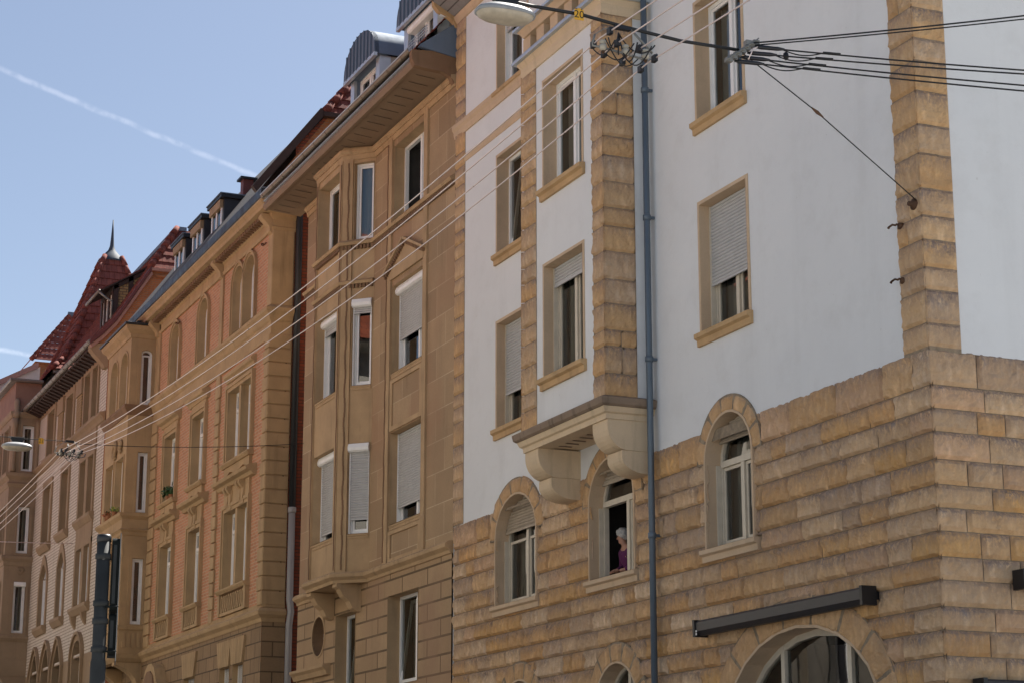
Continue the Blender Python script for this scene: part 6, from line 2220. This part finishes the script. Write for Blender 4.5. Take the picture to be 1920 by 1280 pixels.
# ================================================================== traffic signal seen from behind
px, py = 2.925, 13.8
T = thing('traffic_signal', 'grey traffic signal post with its dark signal head seen from the back', 'traffic light', (px, py, 0))
q = MB()
q.lathe((px, py, 0), [(0.075, 0.0), (0.075, 0.03), (0.053, 0.05), (0.052, 2.9), (0.046, 2.93), (0.046, 3.74)], 'pole', 20)
po = q.build('pole', T)
q = MB()
q.lathe((px, py, 3.72), [(0.050, 0.0), (0.050, 0.035), (0.045, 0.05), (0.01, 0.055)], 'black', 20)
q.build('cap', po)
for z in (3.62, 3.30, 3.18, 2.99):
    q = MB()
    q.lathe((px, py, z), [(0.047, -0.02), (0.054, -0.018), (0.054, 0.018), (0.047, 0.02)], 'pole', 20)
    q.build('clamp_band', po)
q = MB()
f = Fr((px + 0.02, py + 0.20, 0), (0.35, 0.94, 0), (0.94, -0.35, 0))
f = Fr((px + 0.075, py + 0.06, 0), (1, 0.12, 0), (0.12, -1, 0))


def rbox(q, fr, s0, s1, d0, d1, z0, z1, mat, r=0.02):
    pl = []
    for cx, cz, a0 in ((s1 - r, z0 + r, -90), (s1 - r, z1 - r, 0), (s0 + r, z1 - r, 90), (s0 + r, z0 + r, 180)):
        for k in range(5):
            a = R(a0 + 22.5 * k)
            pl.append((cx + r * math.cos(a), cz + r * math.sin(a)))
    q.prism(fr, pl, d0, d1, mat, back=True)


hf = Fr((px + 0.058, py, 0), (0.21, 0.978, 0), (0.978, -0.21, 0))
for z0, z1 in ((3.25, 3.75), (2.95, 3.235)):
    q = MB()
    rbox(q, hf, -0.03, 0.22, 0.0, 0.052, z0, z1, 'signal', 0.035)
    q.box(hf, -0.036, -0.029, 0.012, 0.034, z0 + 0.05, z1 - 0.05, 'pole')
    ho = q.build('signal_head', T)
    n = 2 if z1 - z0 > 0.4 else 1
    for k in range(n):
        zc = z0 + (z1 - z0) * (k + 0.5) / n
        q = MB()
        q.lathe(hf.p(0.10, 0.052, zc), [(0.085, 0.0), (0.06, 0.008), (0.01, 0.012)], 'lens', 18, axis=hf.n)
        q.build('lens', ho)
    q = MB()
    q.tube([hf.p(-0.06, -0.03, z0 + 0.02), hf.p(-0.05, 0.06, z0 + 0.03)], 0.006, 'signal', 8)
    q.build('bracket', ho)
q = MB()
q.ring(hf, Op(0.0, 0.20, 2.99, 3.71).c(), Op(-0.05, 0.27, 2.91, 3.78).c(), 0.053, 0.060, 'black')
q.box(hf, -0.052, -0.049, 0.054, 0.059, 2.91, 3.78, 'steel')  # lighter strip that paints in the lit edge of the board
q.build('contrast_board', T)

# ================================================================== plants on the sills
def plant(name, label, pts, rnd, mats, n=60, r=0.14, leaf=0.05, pots=True):
    t = thing(name, label, 'plant', tuple(pts[0]))
    q = MB()
    for p in pts:
        q.lathe(p, [(0.06, 0.0), (0.085, 0.13), (0.09, 0.14), (0.08, 0.14), (0.075, 0.12)], 'clay', 12)
    q.build('pot', t)
    q = MB()
    for p in pts:
        for k in range(n):
            d = V((rnd.gauss(0, 1), rnd.gauss(0, 1), abs(rnd.gauss(0.3, 0.9)))).normalized()
            c = V(p) + V((0, 0, 0.15)) + d * r * rnd.uniform(0.3, 1.15)
            u = V((rnd.gauss(0, 1), rnd.gauss(0, 1), rnd.gauss(0, 1))).normalized()
            w_ = d.cross(u).normalized()
            L = leaf * rnd.uniform(0.6, 1.4)
            q.add([c - u * L * 0.4, c + w_ * L * 0.35, c + u * L, c - w_ * L * 0.35], [(0, 1, 2, 3)], rnd.choice(mats))
    q.build('foliage', t)
    return t


rp = random.Random(5)
plant('potted_flowers', 'pots of orange flowers on the ledge of the brick bay', [V((D - UD - 0.08, 61.75, 11.38)), V((D - UD - 0.08, 61.5, 11.38))], rp, ['flower', 'leaf', 'flower'], 70, 0.15)
plant('potted_plant', 'yellow green pot plant on the right end of the bay ledge', [V((D - UD - 0.08, 60.7, 11.38))], rp, ['leaf_yellow', 'leaf_yellow', 'leaf'], 80, 0.17)
plant('potted_fern', 'dark green bushy plant on the window sill of the brick house', [V((D - 0.05, 57.3, 11.39)), V((D - 0.05, 56.95, 11.39))], rp, ['leaf'], 140, 0.24, 0.09)

# ================================================================== woman at the open window
def skin_body(name, joints, edges, mat, parent=None, lev=2, root=0):
    """one continuous surface grown round a joint skeleton: joints = [(point, rx, ry)]"""
    org = parent.location if parent is not None else V((0, 0, 0))
    me = bpy.data.meshes.new(name)
    me.from_pydata([V(j[0]) - org for j in joints], edges, [])
    o = bpy.data.objects.new(name, me)
    COL.objects.link(o)
    o.parent = parent
    md = o.modifiers.new('skin', 'SKIN')
    md.use_smooth_shade = True
    sk = me.skin_vertices[0].data if me.skin_vertices else None
    if sk is None:
        bm = bmesh.new()
        bm.from_mesh(me)
        bm.verts.layers.skin.verify()
        bm.to_mesh(me)
        bm.free()
        sk = me.skin_vertices[0].data
    for i, j in enumerate(joints):
        sk[i].radius = (j[1], j[2])
        sk[i].use_root = (i == root)
    sb = o.modifiers.new('smooth', 'SUBSURF')
    sb.levels = sb.render_levels = lev
    me.materials.append(M[mat])
    return o


PX, PY, FZ = 14.44, 28.74, 4.96
PE = thing('person', 'white haired woman in a purple jumper leaning on the sill of the open arched window', 'person', (PX, PY, FZ))


def pb(x, y, z):                                 # x out of the window, y to the picture's left, z up from the floor
    return V((PX - x, PY + y, FZ + z))


J = [(pb(-0.16, 0.0, 0.88), 0.13, 0.16),         # pelvis
     (pb(-0.10, 0.0, 1.05), 0.125, 0.155), (pb(-0.02, 0.0, 1.20), 0.125, 0.165), (pb(0.02, 0.01, 1.31), 0.09, 0.12),
     (pb(0.045, 0.02, 1.375), 0.047, 0.05), (pb(0.075, 0.035, 1.44), 0.052, 0.055), (pb(0.085, 0.045, 1.50), 0.072, 0.080), (pb(0.075, 0.05, 1.57), 0.078, 0.085), (pb(0.06, 0.045, 1.62), 0.05, 0.055),
     (pb(0.0, 0.17, 1.29), 0.062, 0.062), (pb(-0.02, 0.24, 1.05), 0.046, 0.046), (pb(0.15, 0.13, 0.965), 0.036, 0.036), (pb(0.20, 0.04, 0.965), 0.026, 0.026),
     (pb(0.0, -0.16, 1.28), 0.062, 0.062), (pb(-0.04, -0.22, 1.05), 0.046, 0.046), (pb(0.13, -0.12, 0.965), 0.036, 0.036), (pb(0.18, -0.04, 0.965), 0.026, 0.026),
     (pb(-0.18, 0.09, 0.80), 0.09, 0.09), (pb(-0.16, 0.10, 0.46), 0.06, 0.06), (pb(-0.20, 0.10, 0.08), 0.042, 0.042), (pb(-0.08, 0.11, 0.03), 0.03, 0.035),
     (pb(-0.18, -0.09, 0.80), 0.09, 0.09), (pb(-0.16, -0.10, 0.46), 0.06, 0.06), (pb(-0.20, -0.10, 0.08), 0.042, 0.042), (pb(-0.08, -0.11, 0.03), 0.03, 0.035)]
E_ = [(0, 1), (1, 2), (2, 3), (3, 4), (4, 5), (5, 6), (6, 7), (7, 8), (3, 9), (9, 10), (10, 11), (11, 12), (3, 13), (13, 14), (14, 15), (15, 16), (0, 17), (17, 18), (18, 19), (19, 20), (0, 21), (21, 22), (22, 23), (23, 24)]
FD = (V((-0.72, 0.62, -0.30))).normalized()      # where the face looks: out and down the street
fs_ = V((0, 0, 1)).cross(FD).normalized()
fu = FD.cross(fs_).normalized()
HC = pb(0.08, 0.047, 1.53)
body = skin_body('body', J, E_, 'skin', PE)
# nose, brow and chin belong to the head; the hands carry five bent fingers each
q = MB()
q.lathe(HC + FD * 0.075 - fu * 0.012, [(0.020, -0.02), (0.017, 0.0), (0.012, 0.018), (0.004, 0.026)], 'skin', 10, axis=(FD - fu * 0.5))
q.lathe(HC + FD * 0.055 - fu * 0.085, [(0.036, -0.03), (0.034, 0.0), (0.02, 0.022), (0.006, 0.028)], 'skin', 12, axis=(FD - fu * 0.4))
q.build('nose', body)
for sd in (-1, 1):
    q = MB()
    q.lathe(HC + FD * 0.068 + fs_ * 0.032 * sd + fu * 0.014, [(0.012, -0.006), (0.011, 0.004), (0.004, 0.009)], 'eye', 10, axis=FD)
    q.build('eye', body)
    q = MB()
    q.lathe(HC + fs_ * 0.082 * sd - FD * 0.012 - fu * 0.005, [(0.018, -0.012), (0.024, 0.0), (0.02, 0.01)], 'skin', 10, axis=fs_ * sd)
    q.build('ear', body)
q = MB()
q.lathe(HC + FD * 0.074 - fu * 0.052, [(0.016, -0.008), (0.014, 0.004), (0.004, 0.008)], 'lip', 10, axis=FD)
q.build('mouth', body)
for sd, wr in ((1, pb(0.20, 0.04, 0.965)), (-1, pb(0.18, -0.04, 0.965))):
    fwd = V((-0.80, -0.52 * sd, -0.16)).normalized()
    lat = V((0, 0, 1)).cross(fwd).normalized()
    jj = [(wr, 0.022, 0.03), (wr + fwd * 0.045, 0.018, 0.036), (wr + fwd * 0.085, 0.015, 0.034)]
    ee = [(0, 1), (1, 2)]
    for i, (o_, ln) in enumerate(((-0.030, 0.060), (-0.010, 0.072), (0.010, 0.068), (0.029, 0.052))):
        b0 = len(jj)
        p0 = wr + fwd * 0.092 + lat * o_
        jj += [(p0, 0.009, 0.009), (p0 + fwd * ln * 0.55 - V((0, 0, 0.008)), 0.0085, 0.0085), (p0 + fwd * ln * 0.9 - V((0, 0, 0.032)), 0.0075, 0.0075)]
        ee += [(2, b0), (b0, b0 + 1), (b0 + 1, b0 + 2)]
    b0 = len(jj)
    jj += [(wr + fwd * 0.03 - lat * 0.036 * sd, 0.011, 0.011), (wr + fwd * 0.06 - lat * 0.055 * sd - V((0, 0, 0.012)), 0.009, 0.009)]
    ee += [(0, b0), (b0, b0 + 1)]
    skin_body('hand', jj, ee, 'skin', PE, 1)
# clothes and hair
JS = [(J[0][0] + V((0, 0, 0.03)), 0.145, 0.18), (J[1][0], 0.14, 0.172), (J[2][0], 0.14, 0.182), (J[3][0], 0.105, 0.135), (J[3][0] + V((-0.012, 0.004, 0.035)), 0.06, 0.065),
      (J[9][0], 0.076, 0.076), (J[10][0], 0.060, 0.060), (J[11][0], 0.046, 0.046), (J[13][0], 0.076, 0.076), (J[14][0], 0.060, 0.060), (J[15][0], 0.046, 0.046)]
skin_body('jumper', JS, [(0, 1), (1, 2), (2, 3), (3, 4), (3, 5), (5, 6), (6, 7), (3, 8), (8, 9), (9, 10)], 'sweater', PE)
skin_body('skirt', [(J[0][0], 0.155, 0.19), (pb(-0.17, 0, 0.6), 0.17, 0.2), (pb(-0.17, 0, 0.42), 0.18, 0.21)], [(0, 1), (1, 2)], 'skirt', PE)
q = MB()
rh = random.Random(3)
N = 26
rows = []
for j in range(13):
    ph = math.pi * 0.66 * j / 12
    rows.append([])
    for k in range(N):
        a = 2 * math.pi * k / N
        axis_u = (fu * 0.66 - FD * 0.75).normalized()
        e1 = fs_
        e2 = axis_u.cross(e1).normalized()
        d = axis_u * math.cos(ph) + (e1 * math.cos(a) + e2 * math.sin(a)) * math.sin(ph)
        rr = 0.116 * (1 + 0.2 * noise.noise(d * 5.2) + 0.12 * noise.noise(d * 13)) * (1.0 if j < 11 else 0.86)
        rows[-1].append(HC + fu * 0.012 - FD * 0.016 + d * rr)
vs = [p for r_ in rows for p in r_]
q.add(vs, [(j * N + k, j * N + (k + 1) % N, (j + 1) * N + (k + 1) % N, (j + 1) * N + k) for j in range(12) for k in range(N)], 'hair', True)
q.build('hair', PE)
